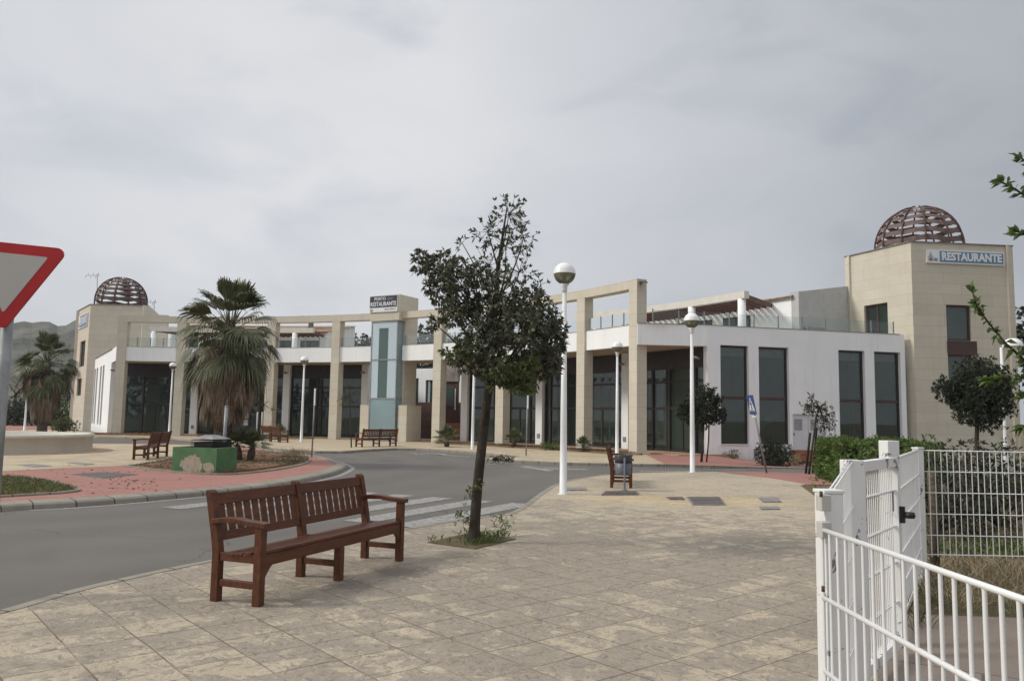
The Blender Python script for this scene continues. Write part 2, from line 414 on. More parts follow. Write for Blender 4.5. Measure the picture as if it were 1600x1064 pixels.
    c = k.mix(k.ramp(k.noise(k.mapping(p, scale=(5, 5, 0.22)), 1.5, 6, 0.65), (0.52, 0.0), (0.80, 0.24)), c, (0.42, 0.41, 0.39)); zz = k.n('ShaderNodeSeparateXYZ'); k.l(k.pos(), zz.inputs[0]); c = k.mix(k.ramp(k.math('MULTIPLY_ADD', zz.outputs[2], -0.9, k.noise(p, 3, 6, 0.7)), (0.1, 0.0), (0.9, 0.5)), c, (0.34, 0.30, 0.25))
    k.bump(k.noise(p, 50, 3), 0.15, 0.004); MAT['white_render'] = k.done(c, 0.85, spec=0.2)
    k = NT('soffit'); p = k.obj()
    MAT['soffit'] = k.done(k.ramp(k.noise(p, 1.0, 5), (0.3, (0.44, 0.37, 0.28)), (0.7, (0.50, 0.43, 0.33))), 0.9, spec=0.2)
    # wood
    k = NT('bench_wood'); p = k.obj(); g = k.noise(k.mapping(p, scale=(1.2, 12, 5)), 3.0, 7, 0.7, 0.6)
    c = k.ramp(g, (0.3, (0.045, 0.0145, 0.0065)), (0.55, (0.105, 0.033, 0.012)), (0.8, (0.19, 0.064, 0.022)))
    c = k.mix(k.ramp(k.noise(p, 3.0, 6, 0.7), (0.55, 0.0), (0.8, 0.5)), c, (0.085, 0.045, 0.035))
    k.bump(g, 0.25, 0.004); MAT['bench_wood'] = k.done(c, k.ramp(g, (0.3, 0.42), (0.7, 0.6)), spec=0.4)
    k = NT('bark'); p = k.obj(); g = k.noise(k.mapping(p, scale=(1, 1, 0.35)), 14, 7, 0.7, 0.8)
    c = k.ramp(g, (0.3, (0.022, 0.018, 0.014)), (0.6, (0.07, 0.058, 0.045)), (0.8, (0.14, 0.12, 0.095)))
    k.bump(g, 0.9, 0.03); MAT['bark'] = k.done(c, 0.95, spec=0.1)
    k = NT('palm_bark'); p = k.obj(); g = k.noise(k.mapping(p, scale=(1, 1, 2.5)), 7, 6, 0.7, 0.8)
    c = k.ramp(g, (0.3, (0.06, 0.045, 0.033)), (0.7, (0.19, 0.15, 0.115)))
    k.bump(g, 0.9, 0.04); MAT['palm_bark'] = k.done(c, 0.95, spec=0.1)
    # leaves: every leaf its own shade
    def leaf(name, *cols, rough=0.55, trans=0.12):
        k = NT(name); r = k.n('ShaderNodeNewGeometry').outputs['Random Per Island']
        st = [(i / (len(cols) - 1), c) for i, c in enumerate(cols)]
        c = k.ramp(r, *st); k.done(c, rough, spec=0.35)
        tr = k.n('ShaderNodeBsdfTranslucent'); k.l(c, tr.inputs[0]); ms = k.n('ShaderNodeMixShader'); ms.inputs[0].default_value = trans
        k.l(k.b.outputs[0], ms.inputs[1]); k.l(tr.outputs[0], ms.inputs[2]); k.l(ms.outputs[0], k.out.inputs[0]); MAT[name] = k.m
    leaf('oak_leaf', (0.034, 0.040, 0.022), (0.062, 0.070, 0.039), (0.105, 0.112, 0.066), (0.18, 0.18, 0.12))
    leaf('young_leaf', (0.07, 0.095, 0.03), (0.115, 0.145, 0.05), (0.17, 0.195, 0.085), trans=0.25)
    leaf('bright_leaf', (0.055, 0.095, 0.02), (0.09, 0.145, 0.035), (0.13, 0.19, 0.05), trans=0.3)
    leaf('hedge_leaf', (0.06, 0.10, 0.02), (0.10, 0.155, 0.034), (0.15, 0.21, 0.05), trans=0.2)
    leaf('dark_leaf', (0.018, 0.026, 0.013), (0.032, 0.042, 0.022), (0.055, 0.066, 0.036))
    leaf('olive_leaf', (0.045, 0.05, 0.026), (0.075, 0.08, 0.042), (0.11, 0.10, 0.06))
    leaf('palm_leaf', (0.048, 0.060, 0.026), (0.080, 0.095, 0.042), (0.12, 0.135, 0.06), (0.165, 0.15, 0.085), trans=0.15)
    leaf('dead_leaf', (0.13, 0.092, 0.062), (0.21, 0.155, 0.107), (0.31, 0.24, 0.17), trans=0.1)
    leaf('dry_leaf', (0.16, 0.125, 0.07), (0.27, 0.215, 0.125), (0.37, 0.31, 0.20), trans=0.15)
    leaf('grass_leaf', (0.045, 0.07, 0.018), (0.08, 0.115, 0.03), (0.13, 0.145, 0.05), trans=0.2)
    # metals, paint
    plain('white_paint', (0.72, 0.72, 0.71), 0.4, var=0.06)
    k = NT('chipped_paint'); p = k.obj()
    c = k.mix(k.ramp(k.noise(p, 4.5, 7, 0.7, 0.8), (0.575, 0.0), (0.59, 1.0)), k.ramp(k.noise(p, 3, 4), (0.3, (0.70, 0.70, 0.69)), (0.7, (0.77, 0.77, 0.76))), (0.17, 0.17, 0.175))
    c = k.mix(k.ramp(k.noise(p, 11, 6, 0.75, 0.5), (0.70, 0.0), (0.73, 0.8)), c, (0.22, 0.15, 0.11))
    MAT['chipped_paint'] = k.done(c, 0.45)
    plain('galvanised', (0.27, 0.28, 0.28), 0.6, 0.25, var=0.25, scale=6)
    plain('steel_grey', (0.22, 0.22, 0.22), 0.5, 0.4, var=0.2)
    plain('black_paint', (0.012, 0.012, 0.013), 0.45, var=0.3)
    plain('dark_frame', (0.028, 0.020, 0.017), 0.45, var=0.25)
    plain('brown_frame', (0.055, 0.026, 0.020), 0.5, var=0.25)
    plain('pergola_wood', (0.105, 0.042, 0.030), 0.6, var=0.3)
    plain('cream_fascia', (0.62, 0.59, 0.53), 0.8, var=0.08)
    plain('rust_slat', (0.125, 0.082, 0.074), 0.75, 0.0, var=0.3, scale=5)
    plain('rust_rib', (0.075, 0.035, 0.026), 0.7, 0.0, var=0.35, scale=5)
    plain('sign_red', (0.43, 0.012, 0.014), 0.4, var=0.1)
    plain('sign_white', (0.46, 0.445, 0.41), 0.5, var=0.05)
    plain('panel_white', (0.72, 0.73, 0.74), 0.5, var=0.05)
    plain('sign_blue', (0.016, 0.07, 0.24), 0.4, var=0.1)
    plain('sign_navy', (0.022, 0.026, 0.052), 0.5, var=0.15)
    plain('sign_skyblue', (0.115, 0.215, 0.335), 0.5, var=0.1)
    plain('letter_grey', (0.28, 0.29, 0.30), 0.6)
    plain('emblem_grey', (0.33, 0.34, 0.37), 0.6, var=0.3, scale=9)
    plain('emblem_dark', (0.13, 0.13, 0.15), 0.6, var=0.3, scale=9)
    plain('bin_blue', (0.105, 0.12, 0.145), 0.5, var=0.12)
    plain('bin_liner', (0.035, 0.036, 0.038), 0.4, var=0.3)
    plain('fountain_wall', (0.55, 0.52, 0.44), 0.8, var=0.1, scale=1.2)
    plain('grey_wall', (0.44, 0.44, 0.43), 0.85, var=0.08)
    plain('door_white', (0.60, 0.61, 0.63), 0.5, var=0.05)
    plain('cover_iron', (0.10, 0.085, 0.075), 0.7, 0.2, var=0.35, scale=7)
    plain('cover_grey', (0.22, 0.20, 0.19), 0.75, 0.1, var=0.3, scale=7)
    plain('passage_brown', (0.075, 0.033, 0.024), 0.7, var=0.3)
    plain('brick_orange', (0.25, 0.105, 0.055), 0.8, var=0.3, scale=4)
    plain('stone_bank', (0.28, 0.26, 0.235), 0.9, var=0.45, scale=1.5, bump=0.8)
    plain('interior_wall', (0.42, 0.43, 0.41), 0.9, var=0.15, scale=0.6)
    plain('interior_floor', (0.30, 0.28, 0.25), 0.5, var=0.15)
    plain('blind_white', (0.75, 0.76, 0.76), 0.8)
    plain('vent_grey', (0.24, 0.24, 0.245), 0.7, var=0.25)
    # peeling green planter
    k = NT('peeling_green'); p = k.obj()
    g = k.ramp(k.noise(p, 2.5, 5), (0.3, (0.048, 0.125, 0.050)), (0.7, (0.085, 0.185, 0.075)))
    lowz = k.n('ShaderNodeSeparateXYZ'); k.l(p, lowz.inputs[0])
    f = k.math('ADD', k.noise(p, 2.4, 6, 0.65, 0.7), k.math('MULTIPLY', lowz.outputs[2], -0.30))
    c = k.mix(k.ramp(f, (0.47, 0.0), (0.485, 1.0)), g, k.ramp(k.noise(p, 9, 5), (0.3, (0.28, 0.23, 0.17)), (0.7, (0.42, 0.36, 0.28))))
    MAT['peeling_green'] = k.done(c, 0.75)
    # roof tiles
    k = NT('roof_tile'); u = k.uv(); p = k.obj(); bc, bf = k.brick(u, 0.22, 0.4, 0.03, (0.42, 0.27, 0.165), (0.33, 0.20, 0.12), (0.12, 0.07, 0.045), 0.0)
    c = k.mix(k.ramp(k.noise(p, 2, 6, 0.7), (0.45, 0.0), (0.7, 0.5)), bc, (0.40, 0.355, 0.275))
    k.bump(k.math('SUBTRACT', 1.0, bf), 0.8, 0.05); MAT['roof_tile'] = k.done(c, 0.9, spec=0.1)
    # hill
    k = NT('hill_scrub'); p = k.pos(); g = k.noise(p, 0.02, 9, 0.75, 0.5)
    c = k.ramp(g, (0.38, (0.045, 0.052, 0.038)), (0.52, (0.095, 0.095, 0.07)), (0.66, (0.19, 0.17, 0.14))); MAT['hill_scrub'] = k.done(c, 0.95, spec=0.0)
    # glass
    def glass(name, tint, rough=0.0, frost=None, gl_add=0.04):
        k = NT(name); k.t.nodes.remove(k.b)
        tr = k.n('ShaderNodeBsdfTransparent'); tr.inputs[0].default_value = (*tint, 1)
        gl = k.n('ShaderNodeBsdfGlossy'); gl.inputs[0].default_value = (0.9, 0.95, 0.93, 1); gl.inputs['Roughness'].default_value = rough
        nz = k.noise(k.obj(), 0.35, 2); bp = k.n('ShaderNodeBump'); k.l(nz, bp.inputs['Height']); bp.inputs['Strength'].default_value = 0.06; bp.inputs['Distance'].default_value = 0.1
        k.l(bp.outputs[0], gl.inputs['Normal'])
        fr = k.n('ShaderNodeFresnel'); fr.inputs[0].default_value = 1.48
        ad = k.math('ADD', fr.outputs[0], gl_add)
        m = k.n('ShaderNodeMixShader'); k.l(ad, m.inputs[0]); k.l(tr.outputs[0], m.inputs[1]); k.l(gl.outputs[0], m.inputs[2]); last = m.outputs[0]
        if frost:
            df = k.n('ShaderNodeBsdfDiffuse'); df.inputs[0].default_value = (*frost[0], 1); m2 = k.n('ShaderNodeMixShader'); m2.inputs[0].default_value = frost[1]
            k.l(last, m2.inputs[1]); k.l(df.outputs[0], m2.inputs[2]); last = m2.outputs[0]
        k.l(last, k.out.inputs[0]); MAT[name] = k.m
    glass('shop_glass', (0.42, 0.52, 0.47), 0.01, ((0.07, 0.10, 0.087), 0.25), 0.06)
    glass('clear_glass', (0.84, 0.89, 0.87), 0.01, ((0.35, 0.40, 0.40), 0.05), 0.0)
    glass('lift_glass', (0.62, 0.80, 0.80), 0.01, ((0.42, 0.56, 0.61), 0.5))
    glass('frosted_glass', (0.7, 0.8, 0.85), 0.05, ((0.56, 0.66, 0.72), 0.85))
    glass('dark_lift_glass', (0.35, 0.47, 0.48), 0.02, ((0.13, 0.19, 0.19), 0.6))
    glass('lamp_glass', (0.62, 0.62, 0.50), 0.03, ((0.28, 0.28, 0.20), 0.45))
    k = NT('lamp_white'); MAT['lamp_white'] = k.done((0.78, 0.78, 0.77), 0.25)
make_materials()
# ------------------------------------------------------------------ the setting: ground, roads, pavements
def structure(o): o['kind'] = 'structure'; return o
def sheet(name, poly, z0, z1, mat):
    m = MB(); m.prism(poly, z0, z1); return structure(m.build(name, MAT[mat]))
AXIS = 61.8; CX, CY = -23.36, 20.53          # centre and symmetry axis of the curved arcade
def PO(r, off, z=0.0):
    a = R(AXIS + off); return Vector((CX + r * math.cos(a), CY + r * math.sin(a), z))
def arc(r, o0, o1, n, z=0.0): return [PO(r, o0 + (o1 - o0) * i / n, z) for i in range(n + 1)]

ROAD = -0.10
m = MB(); S = 1400; m.face([(-S, -S, -0.80), (S, -S, -0.80), (S, S, -0.80), (-S, S, -0.80)])
structure(m.build('ground', MAT['dry_ground']))
sheet('road', [(-75, -14), (40, -14), (40, 27.5), (22, 27.9), G(1275, 729, ROAD)[:2], (8.7, 30.3), (8.7, 84), (-75, 84)], -0.7, ROAD, 'asphalt')

# near square, flush at the crossing, low kerb along the road
pl_px = [(-120, 986), (16, 954), (120, 924), (240, 896), (328, 878), (430, 860), (540, 842), (640, 826), (700, 816), (760, 808), (803, 802), (829, 787), (850, 771), (873, 757), (905, 748), (960, 741), (1040, 737.5), (1120, 737)]
edge = smooth_path([G(*p) for p in pl_px], 5)
plaza_poly = [tuple(p) for p in edge] + [tuple(G(1215, 748)[:2]), tuple(G(1262, 756)[:2]), (7.2, 20.0), (4.23, 8.3), (1.54, 3.9), (1.3, -3), (-5.5, -3), (-5.2, 3.5)]
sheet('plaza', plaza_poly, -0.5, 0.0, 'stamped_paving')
m = MB(); kp = edge[:]
m.sweep(kp, [(0.11, -0.12), (0.10, 0.0), (0.085, 0.006), (0.0, 0.006), (-0.02, 0.004)])
structure(m.build('plaza_kerb', MAT['kerb_concrete']))
sheet('red_strip', [tuple(p) for p in smooth_path([G(1120, 737), G(1160, 741), G(1215, 748.5), G(1262, 757)], 4)] + [tuple(G(1300, 757)[:2]), tuple(G(1300, 741)[:2]), tuple(G(1200, 737.5)[:2])], -0.5, 0.006, 'pink_paving')
# yard behind the fence
sheet('yard_ground', [(1.54, 3.9), (4.23, 8.3), (7.2, 20.0), tuple(G(1262, 757)[:2]), tuple(G(1300, 757)[:2]), tuple(G(1300, 741)[:2]), (40, 27.2), (40, -3), (1.3, -3)], -0.5, -0.012, 'dry_ground')
sheet('concrete_apron', [(1.53, 3.9), (2.05, 4.8), (2.75, 5.85), (3.25, 6.75), (9.0, 6.3), (9.0, -3), (1.28, -3)], -0.4, -0.004, 'concrete_apron')

# roundabout island
near = [(-140, 800), (0, 786), (100, 780.5), (180, 775), (290, 766), (367, 759.5), (420, 752.5), (462, 745), (500, 737), (521, 729)]
far = [(523, 724), (500, 715.5), (471, 710), (430, 704.5), (381, 697.5)]
isl = smooth_path([G(*p) for p in near + far], 6)
back = [(-14.2, 39.0), (-17.5, 39.6), (-22, 38.6), (-30, 33), (-33, 20), (-22, 12)]
sheet('island', [tuple(p) for p in isl] + back, -0.3, 0.0, 'pink_paving')
m = MB(); m.sweep(isl, [(-0.34, -0.11), (-0.32, -0.03), (-0.28, 0.0), (0.0, 0.026), (0.02, 0.0)])
structure(m.build('island_kerb', MAT['kerb_concrete']))
m = MB(); pth = offset_path(isl, -0.46); m.sweep(pth[8:74], [(-0.13, ROAD + 0.004), (0.0, ROAD + 0.004)])
structure(m.build('edge_line', MAT['road_paint']))
yl = [G(-140, 744), G(0, 736.5), G(80, 732), (G(166, 729)), G(205, 726.5), G(268, 716), G(330, 706), G(380, 699)]
sheet('yellow_path', [tuple(p[:2]) for p in yl] + [(-14.6, 38.3), (-17.5, 38.8), (-21.5, 37.8), (-29, 32.5), (-32, 20.5)], -0.2, 0.004, 'yellow_paving')
bed = smooth_path([G(*p) for p in [(196, 729), (240, 722.5), (290, 714), (345, 707), (400, 704.5), (450, 710), (481, 717), (478, 724), (445, 732), (390, 739.5), (340, 742), (262, 737), (196, 729)]], 5)
m = MB(); m.prism([tuple(p) for p in bed[:-1]], -0.1, 0.012)
cx = sum(p.x for p in bed) / len(bed); cy = sum(p.y for p in bed) / len(bed)
m.prism([(cx + (p.x - cx) * 0.86, cy + (p.y - cy) * 0.86) for p in bed[:-1]], 0.0, 0.05)
structure(m.build('soil_bed', MAT['earth']))
m = MB(); m.sweep(bed, [(-0.05, 0.0), (-0.05, 0.035), (0.05, 0.035), (0.05, 0.0)]); structure(m.build('bed_edging', MAT['kerb_concrete']))
lawn = smooth_path([G(*p) for p in [(-120, 748), (0, 745), (60, 750), (118, 764), (100, 770.5), (0, 777), (-120, 786)]], 5)
sheet('grass_bed', [tuple(p) for p in lawn], -0.1, 0.014, 'earth')
m = MB(); m.sweep(lawn, [(-0.05, 0.0), (-0.05, 0.035), (0.05, 0.035), (0.05, 0.0)]); structure(m.build('lawn_edging', MAT['kerb_concrete']))

# zebra crossing and other paint
tdir = Vector((0.469, 0.883)); ndir = Vector((0.883, -0.469))
m = MB()
for i, nn in enumerate((-7.1, -8.02, -8.95, -9.88, -10.8, -11.72)):
    t0, t1 = (10.0, 13.95) if i < 5 else (9.6, 13.2)
    a = ndir * nn
    q = [a + ndir * -0.25 + tdir * t0, a + ndir * 0.25 + tdir * t0, a + ndir * 0.25 + tdir * t1, a + ndir * -0.25 + tdir * t1]
    m.face([(p.x, p.y, ROAD + 0.006) for p in q])
for q in ([(655, 707), (700, 709), (690, 711), (645, 709)], [(825, 728.5), (868, 735), (855, 736), (812, 729)], [(884, 732), (916, 732.5), (920, 734), (888, 733.5)], [(846, 731), (872, 731.5), (874, 733), (848, 732.5)], [(1000, 735), (1085, 735.5), (1085, 736.3), (1000, 736)], [(640, 706.5), (735, 713.5), (735, 714.3), (640, 707.2)], [(755, 724.2), (884, 731), (884, 731.6), (755, 724.9)]):
    m.face([tuple(G(x, y, ROAD + 0.005)) for x, y in reversed(q)])
structure(m.build('road_markings', MAT['road_paint']))

# far pavement in front of the arcade, with a parking bay cut into it
fp_px = [(60, 676), (150, 681), (268, 684), (330, 689), (391, 697.5), (440, 701.5), (493, 704.5), (534, 705), (575, 702), (617, 700), (650, 700.5), (700, 703), (737, 705.5), (808, 712.5)]
fp2_px = [(808, 713.5), (760, 714.5), (754, 716.5), (813, 719.5), (884, 722.5), (989, 724.5), (1045, 725)]
fa = [G(*p) for p in fp_px] + [G(*p) for p in fp2_px]
sheet('far_pavement', [tuple(p[:2]) for p in fa] + [(9.2, 36.0), (9.0, 38.5), tuple(PO(34.5, -20)[:2]), tuple(PO(34.5, 0)[:2]), tuple(PO(34.5, 20)[:2]), tuple(PO(35.0, 33)[:2]), (-38, 66), (-44, 66), (-40, 55)], -0.3, 0.0, 'yellow_paving')
m = MB()
for px in (fp_px[4:], fp2_px):
    m.sweep([G(*p)[:2] for p in px], [(-0.03, -0.12), (-0.02, -0.01), (0.0, 0.006), (0.15, 0.006), (0.16, 0.0)])
structure(m.build('pavement_kerb', MAT['kerb_concrete']))
# red paving that falls towards the right wing
m = MB(); K = [(1040, 725.5, 0.004), (1110, 727.5, -0.01), (1180, 729.5, -0.05), (1290, 732, -0.09)]
W = [Vector((6.1, 35.9, 0.01)), Vector((9.1, 36.1, 0.01)), Vector((11.0, 36.55, -0.2)), Vector((15.5, 37.7, -0.36))]
Kp = [G(a, b, c) for a, b, c in K]; rows = []
for i in range(3):
    for s in range(6):
        u = s / 6; a = Kp[i].lerp(Kp[i + 1], u); b = W[i].lerp(W[i + 1], u); rows.append([a.lerp(b, j / 6) for j in range(7)])
rows.append([Kp[3].lerp(W[3], j / 6) for j in range(7)])
for A_, B_ in zip(rows, rows[1:]):
    for j in range(6): m.face([A_[j], B_[j], B_[j + 1], A_[j + 1]], smooth=True)
structure(m.build('red_paving', MAT['pink_paving']))
m = MB(); m.prism([tuple(p[:2]) for p in Kp] + [(p.x, p.y) for p in reversed(W)], -0.6, -0.40)
structure(m.build('embankment', MAT['dry_ground']))
m = MB()
kk = [G(a, b, c) for a, b, c in K]
for a, b in zip(kk, kk[1:]): m.beam(a + Vector((0, 0, -0.05)), b + Vector((0, 0, -0.05)), 0.16, 0.12)
structure(m.build('right_kerb', MAT['kerb_concrete']))
sheet('far_left_paving', [(-60, 55), (-37, 52), (-38, 66), (-44, 84), (-75, 84)], -0.3, 0.02, 'pink_paving')
# planted strips along the columns
for o0, o1, nm in ((-34.6, -7.4, 'planted_strip'), (9, 23.5, 'planted_strip'), (27.5, 36, 'planted_strip')):
    m = MB(); n = 40; prev = None
    for i in range(n + 1):
        o = o0 + (o1 - o0) * i / n; w = min(1, i / 3, (n - i) / 3) ** 0.5
        ri, ro = 32.75 - 1.0 * w - rnd.random() * 0.12, 32.85
        rowp = [PO(ri, o, 0.008), PO(ri + (ro - ri) * .35, o, 0.06 + 0.05 * rnd.random()), PO(ri + (ro - ri) * .7, o, 0.06 + 0.06 * rnd.random()), PO(ro, o, 0.008)]
        if prev:
            for j in range(3): m.face([prev[j], prev[j + 1], rowp[j + 1], rowp[j]])
        prev = rowp
    structure(m.build(nm, MAT['earth']))

# distant hill on the left
m = MB(); NU, NV = 110, 16; rows = []
hr = random.Random(3); ph = [hr.random() * 6.28 for _ in range(8)]
for i in range(NU + 1):
    a = R(98 + 50 * i / NU); d0 = 820
    prof = 85 + 8 * math.sin((i / NU) * 5.0 + 1.1) + 5 * math.sin(i * 0.31 + ph[0]) + 3 * math.sin(i * 0.83 + ph[1]) + 1.5 * math.sin(i * 1.9 + ph[2])
    prof *= min(1.0, max(0.05, (i / NU - 0.06) / 0.35))
    row = []
    for j in range(NV + 1):
        t = j / NV; d = d0 - 330 * (1 - t)
        z = prof * (t ** 1.25) + (6 * math.sin(i * 0.7 + j * 1.3) + 5 * math.sin(i * 0.33 - j * 0.9)) * t * (1 - t) * 1.6 - 1
        row.append((d * math.cos(a), d * math.sin(a), z))
    row.append(((d0 + 300) * math.cos(a), (d0 + 300) * math.sin(a), -1)); rows.append(row)
for A_, B_ in zip(rows, rows[1:]):
    for j in range(NV + 1): m.face([A_[j], A_[j + 1], B_[j + 1], B_[j]])
structure(m.build('hill', MAT['hill_scrub']))

# ------------------------------------------------------------------ the arcade building
def arcbox(m, r0, r1, o0, o1, z0, z1, n=8, caps=True):
    z1f = z1 if callable(z1) else (lambda r: z1)
    for i in range(n):
        a = o0 + (o1 - o0) * i / n; b = o0 + (o1 - o0) * (i + 1) / n
        ia, ib, oa, ob = PO(r0, a), PO(r0, b), PO(r1, a), PO(r1, b)
        f = lambda p, z: (p.x, p.y, z)
        ti, to = z1f(r0), z1f(r1)
        m.face([f(ia, z0), f(ia, ti), f(ib, ti), f(ib, z0)]); m.face([f(oa, z0), f(ob, z0), f(ob, to), f(oa, to)])
        m.face([f(ia, ti), f(oa, to), f(ob, to), f(ib, ti)], [(R(a) * r0, 0), (R(a) * r0, r1 - r0), (R(b) * r0, r1 - r0), (R(b) * r0, 0)])
        m.face([f(ia, z0), f(ib, z0), f(ob, z0), f(oa, z0)])
    if caps:
        for o in (o0, o1):
            i_, u_ = PO(r0, o), PO(r1, o); m.face([(i_.x, i_.y, z0), (u_.x, u_.y, z0), (u_.x, u_.y, z1f(r1)), (i_.x, i_.y, z1f(r0))])
def wall(m, A, B, z0, z1, th, openings=(), back=True):
    """straight wall A->B whose outer side is on the right hand; openings (s0, s1, z0, z1); z1 may be a pair for a raking top"""
    A = Vector((A[0], A[1])); B = Vector((B[0], B[1])); L = (B - A).length; u = (B - A) / L; n = Vector((u.y, -u.x))
    za, zb = z1 if isinstance(z1, tuple) else (z1, z1)
    ss = sorted({0.0, L} | {v for o in openings for v in o[:2]}); zs = sorted({z0} | {v for o in openings for v in o[2:]}) + [None]
    top = lambda s: za + (zb - za) * s / L
    P = lambda s, z, d: (A.x + u.x * s - n.x * d, A.y + u.y * s - n.y * d, top(s) if z is None else z)
    solid = lambda i, j: 0 <= i < len(ss) - 1 and 0 <= j < len(zs) - 1 and not any(o[0] - 1e-6 <= ss[i] and ss[i + 1] <= o[1] + 1e-6 and zs[j + 1] is not None and o[2] - 1e-6 <= zs[j] and zs[j + 1] <= o[3] + 1e-6 for o in openings)
    for i in range(len(ss) - 1):
        for j in range(len(zs) - 1):
            if not solid(i, j): continue
            a, b, c, d = ss[i], ss[i + 1], zs[j], zs[j + 1]
            m.face([P(a, c, 0), P(b, c, 0), P(b, d, 0), P(a, d, 0)], [(a, c), (b, c), (b, top(b) if d is None else d), (a, top(a) if d is None else d)])
            m.face([P(b, c, th), P(a, c, th), P(a, d, th), P(b, d, th)])
            if not solid(i - 1, j): m.face([P(a, c, th), P(a, c, 0), P(a, d, 0), P(a, d, th)])
            if not solid(i + 1, j): m.face([P(b, c, 0), P(b, c, th), P(b, d, th), P(b, d, 0)])
            if not solid(i, j - 1): m.face([P(a, c, th), P(b, c, th), P(b, c, 0), P(a, c, 0)])
            if not solid(i, j + 1): m.face([P(a, d, 0), P(b, d, 0), P(b, d, th), P(a, d, th)])
def wall_pt(A, B, s, z, d=0.0):
    A = Vector((A[0], A[1])); B = Vector((B[0], B[1])); u = (B - A).normalized(); n = Vector((u.y, -u.x)); p = A + u * s + n * d
    return Vector((p.x, p.y, z))
def window(root, A, B, o, bars_z=(), bars_s=(), inset=0.14, fmat='dark_frame', w=0.09, glassmat='shop_glass', name='window', bar_mat=None):
    """frame set into an opening of a wall; its pane is a child"""
    m = MB(); s0, s1, z0, z1 = o; P = lambda s, z: wall_pt(A, B, s, z, -inset); up = (0, 0, 1); e = 0.004
    n = (P(s1, z0) - P(s0, z0)).normalized()
    m.beam(P(s0 + w / 2 + e, z0 + e), P(s0 + w / 2 + e, z1 - e), 0.08, w, up=n); m.beam(P(s1 - w / 2 - e, z0 + e), P(s1 - w / 2 - e, z1 - e), 0.08, w, up=n)
    m.beam(P(s0 + w + e, z1 - w / 2 - e), P(s1 - w - e, z1 - w / 2 - e), 0.08, w); m.beam(P(s0 + w + e, z0 + w / 2 + e), P(s1 - w - e, z0 + w / 2 + e), 0.08, w)
    for z in bars_z: m.beam(P(s0 + w + e, z), P(s1 - w - e, z), 0.07, w * 1.25)
    for s in bars_s: m.beam(P(s, z0 + w + e), P(s, z1 - w - e), 0.065, w, up=n)
    f = m.build(name, MAT[fmat], root)
    g = MB(); g.face([P(s0 + w * .5, z0 + w * .5), P(s1 - w * .5, z0 + w * .5), P(s1 - w * .5, z1 - w * .5), P(s0 + w * .5, z1 - w * .5)])
    g.build('pane', MAT[glassmat], f); return f

b0 = PO(36.0, 0)
BLD = empty('arcade_building', b0, 0, 'long curved two storey white building behind a row of sandstone columns carrying a ring beam', 'building')
# columns and ring beam
RC = 33.2
for off in (-33.15, -26.25, -15.4, -6.85, 6.85, 15.2, 26.3, 33.15):
    m = MB(); end = abs(off) > 33
    p = PO(RC, off); m.box((p.x, p.y, (7.98 if end else 7.56) / 2), (0.56, 0.60, 7.98 if end else 7.56), R(AXIS + off))
    m.build('column', MAT['sandstone'], BLD)
for o0, o1 in ((-32.63, -1.96), (1.96, 32.63)):
    m = MB(); arcbox(m, 32.915, 33.485, o0, o1, 7.565, 7.98, 28); m.build('ring_beam', MAT['sandstone'], BLD)
# terrace band between the columns, slab and coping
for o0, o1 in ((-33.6, -1.97), (1.97, 33.6)):
    m = MB(); arcbox(m, 33.02, 33.24, o0, o1, 4.94, 5.90, 30); par = m.build('terrace_parapet', MAT['white_render'], BLD)
    m = MB(); arcbox(m, 33.0, 33.26, o0, o1, 5.903, 5.93, 30); m.build('coping', MAT['vent_grey'], par)
    m = MB(); a_, b_ = (o0, -7.0) if o0 < 0 else (7.0, o1); arcbox(m, 33.245, 44.0, a_, b_, 4.955, 5.10, 24); a_, b_ = (-6.99, o1) if o0 < 0 else (o0, 6.99); arcbox(m, 33.245, 36.0, a_, b_, 4.955, 5.10, 8); m.build('terrace_slab', MAT['soffit'], BLD)
m = MB(); arcbox(m, 34.7, 36.0, -1.96, 1.96, 4.955, 5.10, 6); m.build('terrace_slab', MAT['soffit'], BLD)
m = MB(); arcbox(m, 34.0, 46.0, -36.4, 36.4, -0.3, 0.06, 44); structure(m.build('portico_floor', MAT['terracotta_tile']))
